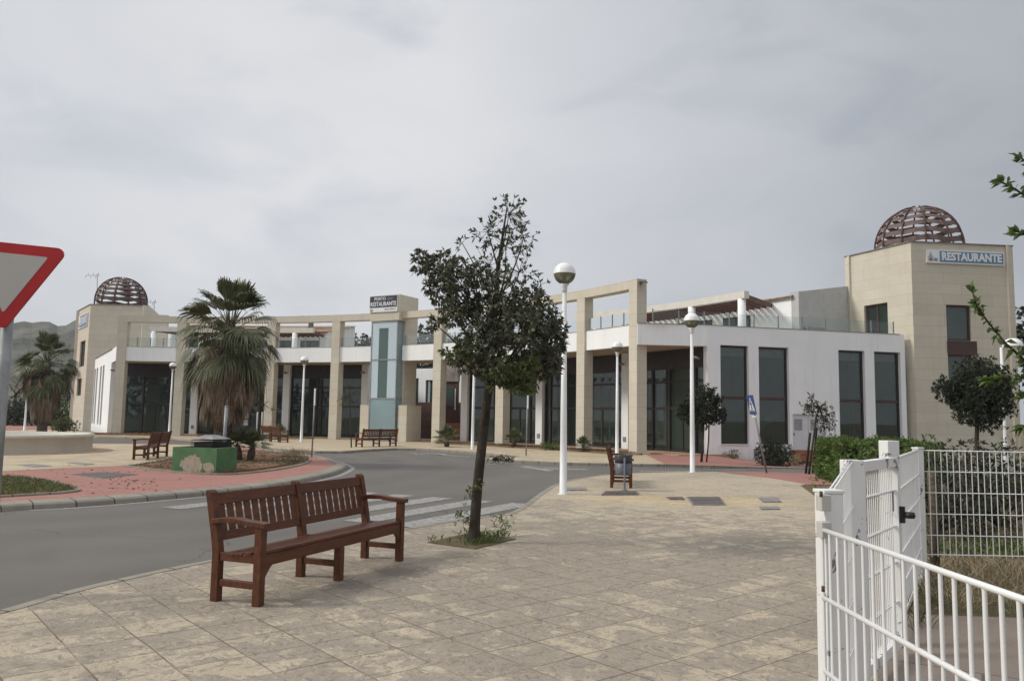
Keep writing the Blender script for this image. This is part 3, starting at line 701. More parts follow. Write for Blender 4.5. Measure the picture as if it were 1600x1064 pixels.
# glazed bays and the white piers between them
RF = 36.0
for off in (-26.6, -16.1, -6.65, 6.0, 15.7, 26.5):
    m = MB(); p = PO(RF + 0.02, off); m.box((p.x, p.y, 2.505), (0.55, 0.50, 4.89), R(AXIS + off)); pr = m.build('pier', MAT['white_render'], BLD)
    if abs(off) > 10:
        m = MB(); p = PO(RF - 0.275, off, 0.55); m.box(p, (0.03, 0.2, 0.24), R(AXIS + off)); m.build('meter_box', MAT['vent_grey'], pr)
bays = [(-35.7, -27.02, (0.16, 0.50, 0.72)), (-26.18, -16.5, (0.10, 0.46, 0.60, 0.93)), (-15.7, -7.05, (0.12, 0.42, 0.62)), (6.42, 15.3, (0.38, 0.58, 0.64)), (16.1, 26.1, (0.3, 0.5, 0.7)), (26.9, 35.7, (0.30, 0.62, 0.9))]
for o0, o1, cuts in bays:
    m = MB(); g = MB()
    arcbox(m, RF - 0.02, RF + 0.10, o0, o1, 4.02, 4.952, 10)
    for z, h in ((3.40, 0.11), (2.12, 0.13)): arcbox(m, RF, RF + 0.08, o0, o1, z - h / 2, z + h / 2, 10)
    arcbox(m, RF, RF + 0.08, o0, o1, 0.063, 0.15, 10)
    for c in (0.006,) + cuts + (0.994,):
        o = o0 + (o1 - o0) * c; p = PO(RF + 0.03, o); m.box((p.x, p.y, 2.04), (0.13, 0.12, 3.952), R(AXIS + o))
    c0, c1 = cuts[0], cuts[1]; o = o0 + (o1 - o0) * (c0 + c1) / 2; p = PO(RF + 0.03, o); m.box((p.x, p.y, 1.10), (0.06, 0.09, 1.9), R(AXIS + o))
    fb = m.build('glazed_bay', MAT['dark_frame'], BLD)
    for i in range(10):
        a = o0 + (o1 - o0) * i / 10; b = o0 + (o1 - o0) * (i + 1) / 10
        g.face([PO(RF + 0.04, a, 0.1), PO(RF + 0.04, a, 4.05), PO(RF + 0.04, b, 4.05), PO(RF + 0.04, b, 0.1)])
    g.build('pane', MAT['shop_glass'], fb)
# inside: back wall, blinds-like ceiling beam, columns
m = MB(); arcbox(m, 41.5, 41.7, -36.4, -7, 0.06, 4.95, 24); arcbox(m, 41.5, 41.7, 7, 36.4, 0.06, 4.95, 24)
for o in (-21, -7.2, 7.2, 21): 
    a, b = PO(36.5, o), PO(41.5, o); m.beam((a.x, a.y, 2.5), (b.x, b.y, 2.5), 0.15, 4.88)
for o in (-31, -24, -12, 11, 19, 31): 
    p = PO(38.3, o); m.box((p.x, p.y, 2.5), (0.4, 0.4, 4.88), R(AXIS + o))
m.build('interior', MAT['interior_wall'], BLD)
# glazed lift in the middle with its sandstone shaft and head
e_r = Vector((math.cos(R(AXIS)), math.sin(R(AXIS)), 0)); e_t = Vector((e_r.y, -e_r.x, 0))   # e_t points right
def LF(t, r, z): return Vector((CX, CY, 0)) + e_r * r + e_t * t + Vector((0, 0, z))
def lbox(m, t0, t1, r0, r1, z0, z1):
    m.hexa([LF(t0, r0, z0), LF(t1, r0, z0), LF(t1, r1, z0), LF(t0, r1, z0)], [LF(t0, r0, z1), LF(t1, r0, z1), LF(t1, r1, z1), LF(t0, r1, z1)])
m = MB(); lbox(m, -1.12, 1.12, 32.60, 34.6, 7.42, 9.02); lbox(m, -1.12, 1.12, 33.3, 34.6, 0, 7.42)
lbox(m, 1.125, 1.78, 32.75, 34.3, 0, 2.2); lbox(m, -1.78, -1.125, 32.75, 34.3, 0, 2.2)
m.build('lift_shaft', MAT['sandstone'], BLD)
lift = MB(); t0, t1, r0, r1 = -0.98, 0.98, 32.66, 33.28
for t in (t0, t1): 
    lbox(lift, t - 0.03, t + 0.03, r0 - 0.03, r0 + 0.03, 0.02, 7.41)
for z in (0.05, 2.60, 5.0, 7.36): lbox(lift, t0 + 0.032, t1 - 0.032, r0 - 0.03, r0 + 0.03, z - 0.035, z + 0.035)
for z in (0.05, 2.60, 5.0, 7.36): lbox(lift, t1 - 0.03, t1 + 0.03, r0 + 0.032, r1, z - 0.03, z + 0.03); lbox(lift, t0 - 0.03, t0 + 0.03, r0 + 0.032, r1, z - 0.03, z + 0.03)
LFT = lift.build('lift_frame', MAT['galvanised'], BLD)
def lq(m, t0, t1, r, z0, z1): m.face([LF(t0, r, z0), LF(t1, r, z0), LF(t1, r, z1), LF(t0, r, z1)])
for z0, z1 in ((2.64, 4.96), (5.04, 7.32)):
    s0, s1 = -0.42, 0.30
    m = MB(); lq(m, t0 + .03, s0, r0, z0, z1); lq(m, s1, t1 - .03, r0, z0, z1)
    if z0 > 5: lq(m, s0, s1, r0, z1 - 0.35, z1)
    m.build('frosted_pane', MAT['frosted_glass'], LFT)
    m = MB(); lq(m, s0, s1, r0 + 0.003, z0, z1 - (0.36 if z0 > 5 else 0)); m.build('dark_pane', MAT['dark_lift_glass'], LFT)
m = MB(); lq(m, t0 + .03, t1 - .03, r0, 0.09, 2.56); 
for t in (t0, t1): m.face([LF(t, r0 + .03, 0.09), LF(t, r1, 0.09), LF(t, r1, 7.32), LF(t, r0 + .03, 7.32)])
m.build('lift_pane', MAT['lift_glass'], LFT)
m = MB(); lbox(m, -0.30, -0.24, 33.0, 33.1, 0.1, 2.5); lbox(m, -0.30, 0.45, 33.05, 33.1, 1.45, 1.55)
lbox(m, 0.05, 0.40, 33.0, 33.06, 2.25, 2.33); lbox(m, 0.05, 0.40, 33.0, 33.06, 1.75, 1.83); lbox(m, 0.05, 0.12, 33.0, 33.06, 1.83, 2.25); lbox(m, 0.33, 0.40, 33.0, 33.06, 1.83, 2.25)
m.build('lift_gear', MAT['panel_white'], LFT)
# passage behind the lift
m = MB(); A_, B_ = LF(-5, 40.2, 0), LF(6.5, 40.2, 0)
ops = [(onwall(a, 620, A_, B_)[0], onwall(b, 620, A_, B_)[0], 2.0, onwall(650, c_, A_, B_)[1]) for a, b, c_ in ((643.5, 653.5, 591), (664.5, 676, 594))]
wall(m, A_, B_, 0.06, 4.95, 0.3, ops); m.build('passage_wall', MAT['white_render'], BLD)
for o in ops: window(BLD, A_, B_, o, fmat='dark_frame')
m = MB(); lbox(m, -4.2, 4.6, 38.2, 38.4, 0.06, 2.5); pw = m.build('passage_screen', MAT['passage_brown'], BLD)
m = MB(); lbox(m, 1.9, 3.9, 36.9, 37.1, 0.06, 1.15); m.build('planter_wall', MAT['brick_orange'], BLD)
A2_, B2_ = LF(-5, 37.4, 0), LF(6.5, 37.4, 0); sa, sb = onwall(689, 640, A2_, B2_)[0], onwall(716, 640, A2_, B2_)[0]
m = MB(); m.beam(wall_pt(A2_, B2_, sa, 1.95, 0), wall_pt(A2_, B2_, sb, 1.95, 0), 0.1, 3.78); sdr = m.build('side_door', MAT['passage_brown'], BLD)
m = MB(); m.beam(wall_pt(A2_, B2_, sa + .3, 2.9, .055), wall_pt(A2_, B2_, sb - .35, 2.9, .055), 0.01, 1.3); m.build('door_pane', MAT['dark_lift_glass'], sdr)
m = MB(); m.beam(wall_pt(A2_, B2_, sb - .25, 2.7, .06), wall_pt(A2_, B2_, sb - .17, 2.7, .06), 0.03, 1.4); m.build('handle', MAT['panel_white'], sdr)
m = MB(); m.beam(wall_pt(A2_, B2_, sa, 4.4, 0), wall_pt(A2_, B2_, sb, 4.4, 0), 0.3, 1.1); m.build('stone_lintel', MAT['stone_bank'], BLD)

# right wing
WA, WB = (8.9, 36.17), (19.22, 38.84); HA = (5.69, 35.97)
m = MB(); wall(m, HA, WA, 4.94, 5.90, 0.22); m.build('terrace_parapet', MAT['white_render'], BLD)
m = MB(); m.prism([(5.8, 36.3), (8.85, 36.42), (9.6, 39.6), tuple(PO(44, -35)[:2]), tuple(PO(33.3, -33.5)[:2])], 4.957, 5.10, True); m.build('terrace_slab', MAT['soffit'], BLD)
ops = []
for xa, xb in ((1126, 1170), (1186, 1233), (1311, 1352), (1367, 1408)):
    s0 = onwall(xa, 600, WA, WB)[0]; s1 = onwall(xb, 600, WA, WB)[0]; ops.append((s0, s1, 0.52, 5.02))
sd0 = onwall(1239, 680, WA, WB)[0]; sd1 = onwall(1290, 680, WA, WB)[0]; dz1 = onwall(1245, 647, WA, WB)[1]
wl_ops = ops + [(sd0, sd1, 0.12, dz1)]
m = MB(); wall(m, WA, WB, -0.7, 5.90, 0.38, wl_ops); wr_ = m.build('wing_wall', MAT['white_render'], BLD)
m = MB(); m.beam(wall_pt(HA, WA, 0.02, 5.915, -0.11), wall_pt(HA, WA, 3.2, 5.915, -0.11), 0.27, 0.026); m.beam(wall_pt(WA, WB, 0, 5.915, -0.19), wall_pt(WA, WB, 10.4, 5.915, -0.19), 0.43, 0.026); m.build('coping', MAT['vent_grey'], BLD)
for o in ops:
    window(BLD, WA, WB, o, bars_z=(2.62,), fmat='brown_frame' if False else 'dark_frame', inset=0.2)
m = MB()
for o in ops: 
    m.beam(wall_pt(WA, WB, o[0] + .1, 2.62, -0.165), wall_pt(WA, WB, o[1] - .1, 2.62, -0.165), 0.012, 0.13)
m.build('transom', MAT['brown_frame'], BLD)
m = MB()
for o in ops: m.beam(wall_pt(WA, WB, o[0] - .03, 0.50, 0.03), wall_pt(WA, WB, o[1] + .03, 0.50, 0.03), 0.05, 0.035)
m.build('sill', MAT['white_paint'], BLD)
for i, o in enumerate(ops):
    m = MB(); m.face([wall_pt(WA, WB, o[0], 4.55, -0.34), wall_pt(WA, WB, o[1], 4.55, -0.34), wall_pt(WA, WB, o[1], 4.95, -0.34), wall_pt(WA, WB, o[0], 4.95, -0.34)])
    m.build('roller_blind', MAT['blind_white'], BLD)
# white double door with two small panes
m = MB(); P = lambda s, z, d=-0.1: wall_pt(WA, WB, s, z, d); dm = (sd0 + sd1) / 2
for a, b in ((sd0 + .02, dm - .01), (dm + .01, sd1 - .02)):
    m.beam(P((a + b) / 2, 0.13), P((a + b) / 2, dz1 - .01), 0.05, b - a, up=(P(1, 0) - P(0, 0)))
DOOR = m.build('door', MAT['door_white'], BLD)
m = MB()
for a, b in ((sd0 + .12, sd0 + .55), (dm + .12, dm + .55)):
    m.face([P(a, dz1 - .75, -0.07), P(b, dz1 - .75, -0.07), P(b, dz1 - .22, -0.07), P(a, dz1 - .22, -0.07)])
m.build('door_pane', MAT['letter_grey'], DOOR)
m = MB(); m.box(P(sd0 + .1, 1.0, -0.05), (0.04, 0.04, 0.14)); m.build('handle', MAT['steel_grey'], DOOR)
m = MB()
for i in range(4):
    a = P(sd0 - .15 - .0, 0.06 - .14 * i, 0.24 * (i + .5)); b = P(sd1 + .3, 0.06 - .14 * i, 0.24 * (i + .5)); m.beam(a, b, 0.24 - .004, 0.14 + .3)
m.build('steps', MAT['brick_orange'], BLD)
m = MB(); m.box(wall_pt(WA, WB, onwall(1182, 705, WA, WB)[0], 0.12, 0.01), (0.28, 0.05, 0.34), R(14.5)); m.build('meter_box', MAT['vent_grey'], BLD)
# rooms behind the wing windows
def room(A, B, depth, z0, z1):
    A2, B2 = wall_pt(A, B, 0.1, 0, -0.4), wall_pt(A, B, (Vector(B) - Vector(A)).length - 0.1, 0, -0.4); A3, B3 = wall_pt(A, B, 0.1, 0, -depth), wall_pt(A, B, (Vector(B) - Vector(A)).length - 0.1, 0, -depth)
    m = MB(); f = lambda p, z: (p.x, p.y, z)
    m.face([f(A2, z0), f(B2, z0), f(B3, z0), f(A3, z0)]); m.face([f(A2, z1), f(A3, z1), f(B3, z1), f(B2, z1)])
    m.face([f(A3, z0), f(B3, z0), f(B3, z1), f(A3, z1)]); m.face([f(A2, z0), f(A3, z0), f(A3, z1), f(A2, z1)]); m.face([f(B2, z0), f(B3, z0), f(B3, z1), f(B2, z1)])
    m.build('interior', MAT['interior_wall'], BLD)
room(WA, WB, 5.5, 0.2, 5.15)
m = MB(); a = wall_pt(WA, WB, 4.35, 0.3, -1.2); b = wall_pt(WA, WB, 2.2, 0.3, -1.2); m.beam((b.x, b.y, 0.5), (a.x, a.y, 2.0), 0.1, 0.3); m.build('stair_string', MAT['interior_wall'], BLD)
# left wing
LA, LB = (-28.16, 56.06), (-34.95, 66.85); LH = (-26.49, 53.3); VL = (Vector(LB) - Vector(LA)).length
m = MB(); wall(m, LA, LH, 4.94, 5.90, 0.22); m.build('terrace_parapet', MAT['white_render'], BLD)
m = MB(); m.prism([(-26.6, 53.5), tuple(PO(33.3, 33.5)[:2]), tuple(PO(44, 35)[:2]), (-27.4, 57.6), (-28.0, 56.2)], 4.957, 5.10, True); m.build('terrace_slab', MAT['soffit'], BLD)
lops = [(VL - a - 1.25, VL - a, 0.52, 5.02) for a in (4.6, 6.6, 9.6, 11.4)]
lops = [(max(.2, o[0]), o[1], o[2], o[3]) for o in lops]
m = MB(); wall(m, LB, LA, -0.3, 5.90, 0.38, lops); m.build('wing_wall', MAT['white_render'], BLD)
for o in lops: window(BLD, LB, LA, o, bars_z=(2.62,), inset=0.2)
room(LB, LA, 5.5, 0.2, 5.15)
m = MB(); m.beam((LB[0] + .15, LB[1], 5.915), (LA[0] + .16, LA[1], 5.915), 0.42, 0.026); m.build('coping', MAT['vent_grey'], BLD)
# glass balustrade on the terrace edge
def balustrade(pts, z, h=0.62):
    m = MB(); g = MB()
    for i, p in enumerate(pts):
        m.box((p.x, p.y, z + h / 2), (0.05, 0.05, h))
        if i: 
            a = pts[i - 1]; g.face([(a.x, a.y, z + 0.06), (p.x, p.y, z + 0.06), (p.x, p.y, z + h - 0.03), (a.x, a.y, z + h - 0.03)])
    o = m.build('balustrade', MAT['galvanised'], BLD); g.build('glass_panel', MAT['clear_glass'], o)
for o0, o1 in ((-33.0, -27.0), (-25.6, -16.0), (-14.8, -7.4), (-6.2, -2.2), (2.2, 6.2), (7.4, 14.6), (15.8, 25.7), (27, 33)):
    n = max(2, round(abs(o1 - o0) * 0.578 / 0.95)); balustrade([PO(33.13, o0 + (o1 - o0) * i / n) for i in range(n + 1)], 5.93)
balustrade([wall_pt(WA, WB, s, 0, -0.19) for s in np.linspace(-2.6, 10.2, 11)], 5.93)
# upper storey set back behind the terrace, tiled roofs, pergolas
RU = 43.0; zt = lambda r: 8.10 + (r - RU) * 0.19
for sgn in (-1, 1):
    o0, o1 = sorted((sgn * 16.5, sgn * 33.4))
    m = MB(); arcbox(m, RU, 48.6, o0, o1, 5.10, lambda r: zt(r) - 0.05, 18); m.build('upper_storey', MAT['white_render'], BLD)
    m = MB(); 
    n = 18
    for i in range(n):
        a = o0 - .2 + (o1 - o0 + .4) * i / n; b = o0 - .2 + (o1 - o0 + .4) * (i + 1) / n
        f = lambda r, o, dz: PO(r, o, zt(r) + dz)
        m.face([f(RU - .15, a, 0), f(48.8, a, 0), f(48.8, b, 0), f(RU - .15, b, 0)][::1], [(R(a) * 45, 0), (R(a) * 45, 6), (R(b) * 45, 6), (R(b) * 45, 0)])
        m.face([f(RU - .15, a, -.12), f(RU - .15, a, 0), f(RU - .15, b, 0), f(RU - .15, b, -.12)])
    m.build('roof', MAT['roof_tile'], BLD)
    # windows of the upper storey
    for a, wdt, dark in ((18.3, 1.6, 1), (21.2, 1.2, 1), (24.3, 2.6, 1), (28.4, 1.9, 1), (31.0, .9, 1)):
        if sgn < 0 and a > 30: continue
        o = sgn * a; p = PO(RU - 0.02, o, 6.25); m = MB(); m.box(p, (0.1, wdt, 2.2), R(AXIS + o)); f = m.build('window', MAT['dark_frame'], BLD)
        m = MB(); p = PO(RU - 0.08, o, 6.25); nn = 2
        for q in range(nn):
            tt = (q - .5) * wdt / 2; e = Vector((math.sin(R(AXIS + o)), -math.cos(R(AXIS + o)), 0)); m.box(p + e * tt, (0.012, wdt / 2 - .12, 1.98), R(AXIS + o))
        m.build('pane', MAT['dark_lift_glass'], f)
    # pergola
    o0, o1 = sorted((sgn * 15.6, sgn * 34.0))
    m = MB(); arcbox(m, 39.3, 39.62, o0, o1, 7.60, 7.95, 18); PG = m.build('pergola_fascia', MAT['cream_fascia'], BLD)
    for a in (17.8, 23.1, 28.4, 33.5):
        m = MB(); p = PO(39.46, sgn * a); m.lathe([(0.0, 5.1), (0.2, 5.1), (0.2, 7.595), (0.0, 7.595)], (p.x, p.y, 0), 14); m.build('round_column', MAT['white_render'], BLD)
    k = 0; o = o0 + 0.3
    while o < o1:
        ow = sgn * (16.6 + (abs(o) - 15.6) * .83); a, b = PO(39.63, o, 7.72), PO(RU - .01, ow, 7.72); m = MB(); m.beam(a, b, 0.10, 0.22); m.build('rafter', MAT['pergola_wood'], BLD); o += 0.66
# stepped white block beside the right tower
C1, C2 = (14.55, 40.85), (18.4, 42.55)
m = MB(); wall(m, C1, C2, 5.1, (8.25, 8.95), 0.3); wall(m, PO(47.5, -33.2), C1, 5.1, (9.0, 8.25), 0.3); m.build('upper_block', MAT['grey_wall'], BLD)
m = MB(); m.box(wall_pt(C1, C2, 1.0, 6.15, 0.3), (1.2, 0.4, 0.55), R(24)); m.build('air_unit', MAT['vent_grey'], BLD)
# chimney with a dark cap
m = MB(); p = at(486, 505, 66); m.box((p.x, p.y, 8.6), (0.35, 0.35, 1.6)); ch = m.build('chimney', MAT['vent_grey'], BLD)
m = MB(); m.box((p.x, p.y, 9.52), (1.4, 1.4, 0.22)); m.build('chimney_cap', MAT['dark_frame'], ch)

# ------------------------------------------------------------------ the two corner towers
def tower(P1, P2, P3, base, ztop, label, dome_c, dome_r, wins_l, wins_r, st=0.55):
    P1, P2, P3 = Vector(P1), Vector(P2), Vector(P3); P4 = P1 + (P3 - P2)
    root = empty('stone_tower', (P2.x, P2.y, base), 0, label, 'tower')
    m = MB(); wall(m, P1, P2, base, ztop, 0.4, wins_l); wall(m, P2, P3, base, ztop, 0.4, wins_r); wall(m, P3, P4, base, ztop, 0.4); wall(m, P4, P1, base, ztop, 0.4)
    m.face([(p.x, p.y, ztop - 0.25) for p in (P1, P2, P3, P4)])
    m.build('tower_wall', MAT['sandstone'], root)
    for A, B, ws in ((P1, P2, wins_l), (P2, P3, wins_r)):
        for o in ws: window(root, A, B, o, bars_s=((o[0] + o[1]) / 2,) if A is P1 and (o[1] - o[0]) > .7 else (), inset=0.16, fmat='brown_frame', w=0.10)
    m = MB(); c = (P1 + P3) / 2
    f = lambda k, z: (c + (k - c) * .55).to_tuple() + (z,)
    ring = [P1, P2, P3, P4]
    for i in range(4): m.face([f(ring[i], base), f(ring[(i + 1) % 4], base), f(ring[(i + 1) % 4], ztop - .4), f(ring[i], ztop - .4)])
    m.build('interior', MAT['interior_wall'], root)
    m = MB(); L = [P1, P2, P3, P4, P1]
    for a, b in zip(L, L[1:]):
        u = (b - a).normalized(); n = Vector((u.y, -u.x)); a2 = a + n * .02 + u * .0; b2 = b + n * .02
        m.beam((a2.x, a2.y, ztop + .018), (b2.x, b2.y, ztop + .018), 0.12, 0.03)
    m.build('coping', MAT['vent_grey'], root)
    # open iron dome: meridian ribs and tilted slats
    dx, dy = dome_c; zb = ztop - 0.3; HH = dome_r * 1.02
    NR = 12
    pt = lambda az, el, rr=1.0: Vector((dx + dome_r * rr * math.cos(el) * math.cos(az), dy + dome_r * rr * math.cos(el) * math.sin(az), zb + st + HH * rr * math.sin(el)))
    m = MB(); m.lathe([(dome_r + .05, 0), (dome_r + .05, .12), (dome_r - .05, .12), (dome_r - .05, 0)], (dx, dy, zb + 0.02), 36); D = m.build('dome', MAT['rust_rib'], root)
    for i in range(NR):
        az = 2 * math.pi * i / NR + 0.2; m = MB()
        path = [Vector((pt(az, 0).x, pt(az, 0).y, zb + .05))] + [pt(az, R(e_)) for e_ in range(0, 88, 8)]
        m.tube(path, 0.045, 5); m.build('dome_rib', MAT['rust_rib'], D)
    m = MB(); rr = random.Random(5)
    bands = [(-13, -6), (-1, 6), (11, 18), (23, 30), (35, 42), (47, 54), (59, 66), (71, 78)]
    for i in range(NR):
        a0 = 2 * math.pi * i / NR + 0.2; a1 = 2 * math.pi * (i + 1) / NR + 0.2; sl = (1 if i % 2 else -1) * rr.uniform(0.8, 2.6)
        for e0, e1 in bands:
            for q in range(2):
                A0 = a0 + (a1 - a0) * q / 2; A1 = a0 + (a1 - a0) * (q + 1) / 2
                t0, t1 = (-sl + sl * 2 * q / 2), (-sl + sl * 2 * (q + 1) / 2)
                def sp(az, e_, rr_=0.985):
                    if e_ < 0: p = pt(az, 0, rr_); return Vector((p.x, p.y, p.z + e_ / 13 * st))
                    return pt(az, R(e_), rr_)
                for s_, rv in ((0.985, False),):
                    m.face([sp(A0, e0 + t0), sp(A1, e0 + t1), sp(A1, e1 + t1), sp(A0, e1 + t0)])
    m.build('dome_slats', MAT['rust_slat'], D)
    return root
TP1, TP2, TP3 = (17.98, 42.6), (19.6, 38.68), (25.01, 39.3)
def wspec(A, B, x0, x1, y0, y1):
    s0, za = onwall(x0, y0, A, B); s1, zb = onwall(x1, y1, A, B); return (s0, s1, min(za, zb), max(za, zb))
wl_ = wspec(TP1, TP2, 1350, 1388, 478, 522); wl_ = (wl_[0], wl_[1], wl_[2] - .6, wl_[3])
wr1 = wspec(TP2, TP3, 1478, 1519, 476, 533); wr2 = wspec(TP2, TP3, 1479, 1521, 553, 640); wr2 = (wr1[0], wr1[1], wr2[2], wr2[3])
TR = tower(TP1, TP2, TP3, -0.75, 10.5, 'square sandstone tower with rusty open dome and blue restaurant sign, right of the white wing', (21.28, 41.15), 2.13, [wl_], [wr1, wr2])
m = MB(); m.beam(wall_pt(TP2, TP3, wr1[0] - .02, (wr1[2] + wr2[3]) / 2, -.1), wall_pt(TP2, TP3, wr1[1] + .22, (wr1[2] + wr2[3]) / 2, -.1), 0.28, wr1[2] - wr2[3] - .02); m.build('spandrel', MAT['brown_frame'], TR)
LP1, LP2, LP3 = (-39.1, 71.37), (-35.64, 66.84), (-30.9, 67.14)
TL = tower(LP1, LP2, LP3, -0.3, 10.5, 'square sandstone tower with rusty open dome near the hill, behind the fountain', (-34.3, 69.3), 2.15, [wspec(LP1, LP2, 126, 131, 534, 572), wspec(LP1, LP2, 121, 126, 592, 618)], [], st=0.85)
m = MB(); u = (Vector(LP3) - Vector(LP2)).normalized()
q = [Vector(LP3) + u * s for s in (0.0, 0.85, 1.6)]
m.face([(q[0].x, q[0].y, 5.9), (q[2].x, q[2].y, 5.9), (q[2].x, q[2].y, 9.75), (q[1].x, q[1].y, 9.75), (q[0].x, q[0].y, 10.5)])
m.face([(q[0].x, q[0].y + .4, 10.5), (q[1].x, q[1].y + .4, 9.75), (q[2].x, q[2].y + .4, 9.75), (q[2].x, q[2].y + .4, 5.9), (q[0].x, q[0].y + .4, 5.9)])
for (a, za), (b, zb) in (((q[0], 10.5), (q[1], 9.75)), ((q[1], 9.75), (q[2], 9.75)), ((q[2], 9.75), (q[2], 5.9))): m.face([(a.x, a.y, za), (b.x, b.y, zb), (b.x, b.y + .4, zb), (a.x, a.y + .4, za)])
m.build('sloping_parapet', MAT['sandstone'], TL)

# ------------------------------------------------------------------ lettering and signs
def text(name, body, mat, parent, size, M, bold=0.0, sx=1.0, align='CENTER', fit=None):
    cu = bpy.data.curves.new(name, 'FONT'); cu.body = body; cu.size = size; cu.align_x = align; cu.align_y = 'CENTER'; cu.extrude = 0.006; cu.offset = bold; cu.resolution_u = 3
    o = bpy.data.objects.new(name, cu); col.objects.link(o); bpy.context.view_layer.update()
    me = bpy.data.meshes.new_from_object(o.evaluated_get(bpy.context.evaluated_depsgraph_get())); bpy.data.objects.remove(o)
    if fit:
        xs = [v.co.x for v in me.vertices]; sx = fit / (max(xs) - min(xs))
    off = Vector((0, 0, 0)); p = parent
    while p: off += Vector(p.location); p = p.parent
    for v in me.vertices: v.co = M @ Vector((v.co.x * sx, v.co.y, v.co.z)) - off
    me.materials.clear(); me.materials.append(MAT[mat]); o = bpy.data.objects.new(name, me); col.objects.link(o); o.parent = parent; return o
def frame_on(A, B, s, z, d):            # matrix: x along the wall, y up, z outwards
    u = (Vector((B[0], B[1], 0)) - Vector((A[0], A[1], 0))).normalized(); n = Vector((u.y, -u.x, 0)); p = wall_pt(A, B, s, z, d)
    return Matrix(((u.x, 0, n.x, p.x), (u.y, 0, n.y, p.y), (0, 1, 0, p.z), (0, 0, 0, 1)))
def plate(m, M, x0, x1, y0, y1, d0, d1):
    c = [(x0, y0), (x1, y0), (x1, y1), (x0, y1)]; m.hexa([M @ Vector((x, y, d0)) for x, y in c], [M @ Vector((x, y, d1)) for x, y in c])
def tower_sign(A, B, s0, s1, z0, z1, label):
    w, h = s1 - s0, z1 - z0; M = frame_on(A, B, (s0 + s1) / 2, (z0 + z1) / 2, 0.0); p = M @ Vector((0, 0, 0))
    root = empty('restaurant_sign', p, 0, label, 'sign', 'blue restaurant signs on the towers')
    m = MB(); plate(m, M, -w / 2, w / 2, -h / 2, h / 2, 0.003, 0.08); m.build('panel', MAT['panel_white'], root)
    xe = -w / 2 + w * 0.165
    m = MB(); plate(m, M, xe, w / 2 - .05, -h / 2 + .06, h / 2 - .06, 0.08, 0.084); m.build('blue_field', MAT['sign_skyblue'], root)
    text('lettering', 'RESTAURANTE', 'panel_white', root, h * 0.80, M @ Matrix.Translation(((xe + w / 2 - .05) / 2, -h * .0, 0.09)), bold=0.022, fit=(w / 2 - .05 - xe) * 0.94)
    m = MB(); ex = -w / 2 + w * .085                    # pale picture of a domed church front
    plate(m, M, ex - .26, ex - .02, -h * .36, h * .02, .08, .083); plate(m, M, ex - .20, ex - .08, h * .02, h * .2, .08, .083); plate(m, M, ex - .155, ex - .125, h * .2, h * .34, .08, .083); plate(m, M, ex + .0, ex + .22, -h * .36, -h * .12, .08, .083)
    m.build('emblem', MAT['emblem_grey'], root)
    m = MB(); plate(m, M, ex - .18, ex - .10, -h * .36, -h * .15, .084, .086); plate(m, M, ex + .06, ex + .1, -h * .33, -h * .2, .084, .086); plate(m, M, ex + .14, ex + .18, -h * .33, -h * .2, .084, .086)
    m.build('emblem_dark_print', MAT['emblem_dark'], root)  # dark printed marks on the pale church picture
s0, za = onwall(1446, 390, TP2, TP3); s1, zb = onwall(1567, 395.5, TP2, TP3); s2, zc = onwall(1446, 411, TP2, TP3)
tower_sign(TP2, TP3, s0, s1, zc, za, 'blue sign reading RESTAURANTE with pale church picture, facing the camera on the tower')
s0, za = onwall(125, 491, LP1, LP2); s1, zb = onwall(139, 482, LP1, LP2)
tower_sign(LP1, LP2, s0, s1, 8.75, 9.9, 'sign seen almost edge on, on the bright side of the tower near the hill')
M = Matrix(((e_t.x, 0, -e_r.x, 0), (e_t.y, 0, -e_r.y, 0), (0, 1, 0, 0), (0, 0, 0, 1))); M.translation = LF(0, 32.60, 8.49)
SG = empty('lift_sign', M.translation, 0, 'dark blue and white sign lettered PORTO and RESTAURANTE on top of the glass lift', 'sign')
m = MB(); plate(m, M, -1.14, 1.0, -.52, .50, 0.003, 0.07); m.build('panel', MAT['panel_white'], SG)
m = MB(); plate(m, M, -1.12, .98, -.24, .48, 0.07, 0.074); m.build('navy_field', MAT['sign_navy'], SG)
text('lettering', 'PORTO', 'panel_white', SG, 0.27, M @ Matrix.Translation((-.33, .30, .08)), bold=0.004, fit=0.86)
text('lettering', 'colom', 'letter_grey', SG, 0.25, M @ Matrix.Translation((.42, .295, .08)), fit=0.46)
text('lettering', 'RESTAURANTE', 'panel_white', SG, 0.37, M @ Matrix.Translation((-.07, -.03, .08)), bold=0.006, fit=1.98)
m = MB(); rr = random.Random(2); x = 0.05
while x < 0.92:                                         # small print, too small to read
    w_ = rr.uniform(.03, .06); plate(m, M, x, x + w_, -.42, -.42 + rr.uniform(.07, .12), .07, .074); x += w_ + rr.choice((.015, .015, .05))
m.build('small_print', MAT['letter_grey'], SG)
m = MB(); plate(m, M, -1.06, -.98, -.48, -.32, .07, .074); plate(m, M, -.96, -.9, -.48, -.36, .07, .074); plate(m, M, -.88, -.85, -.44, -.32, .07, .074); m.build('emblem', MAT['emblem_dark'], SG)
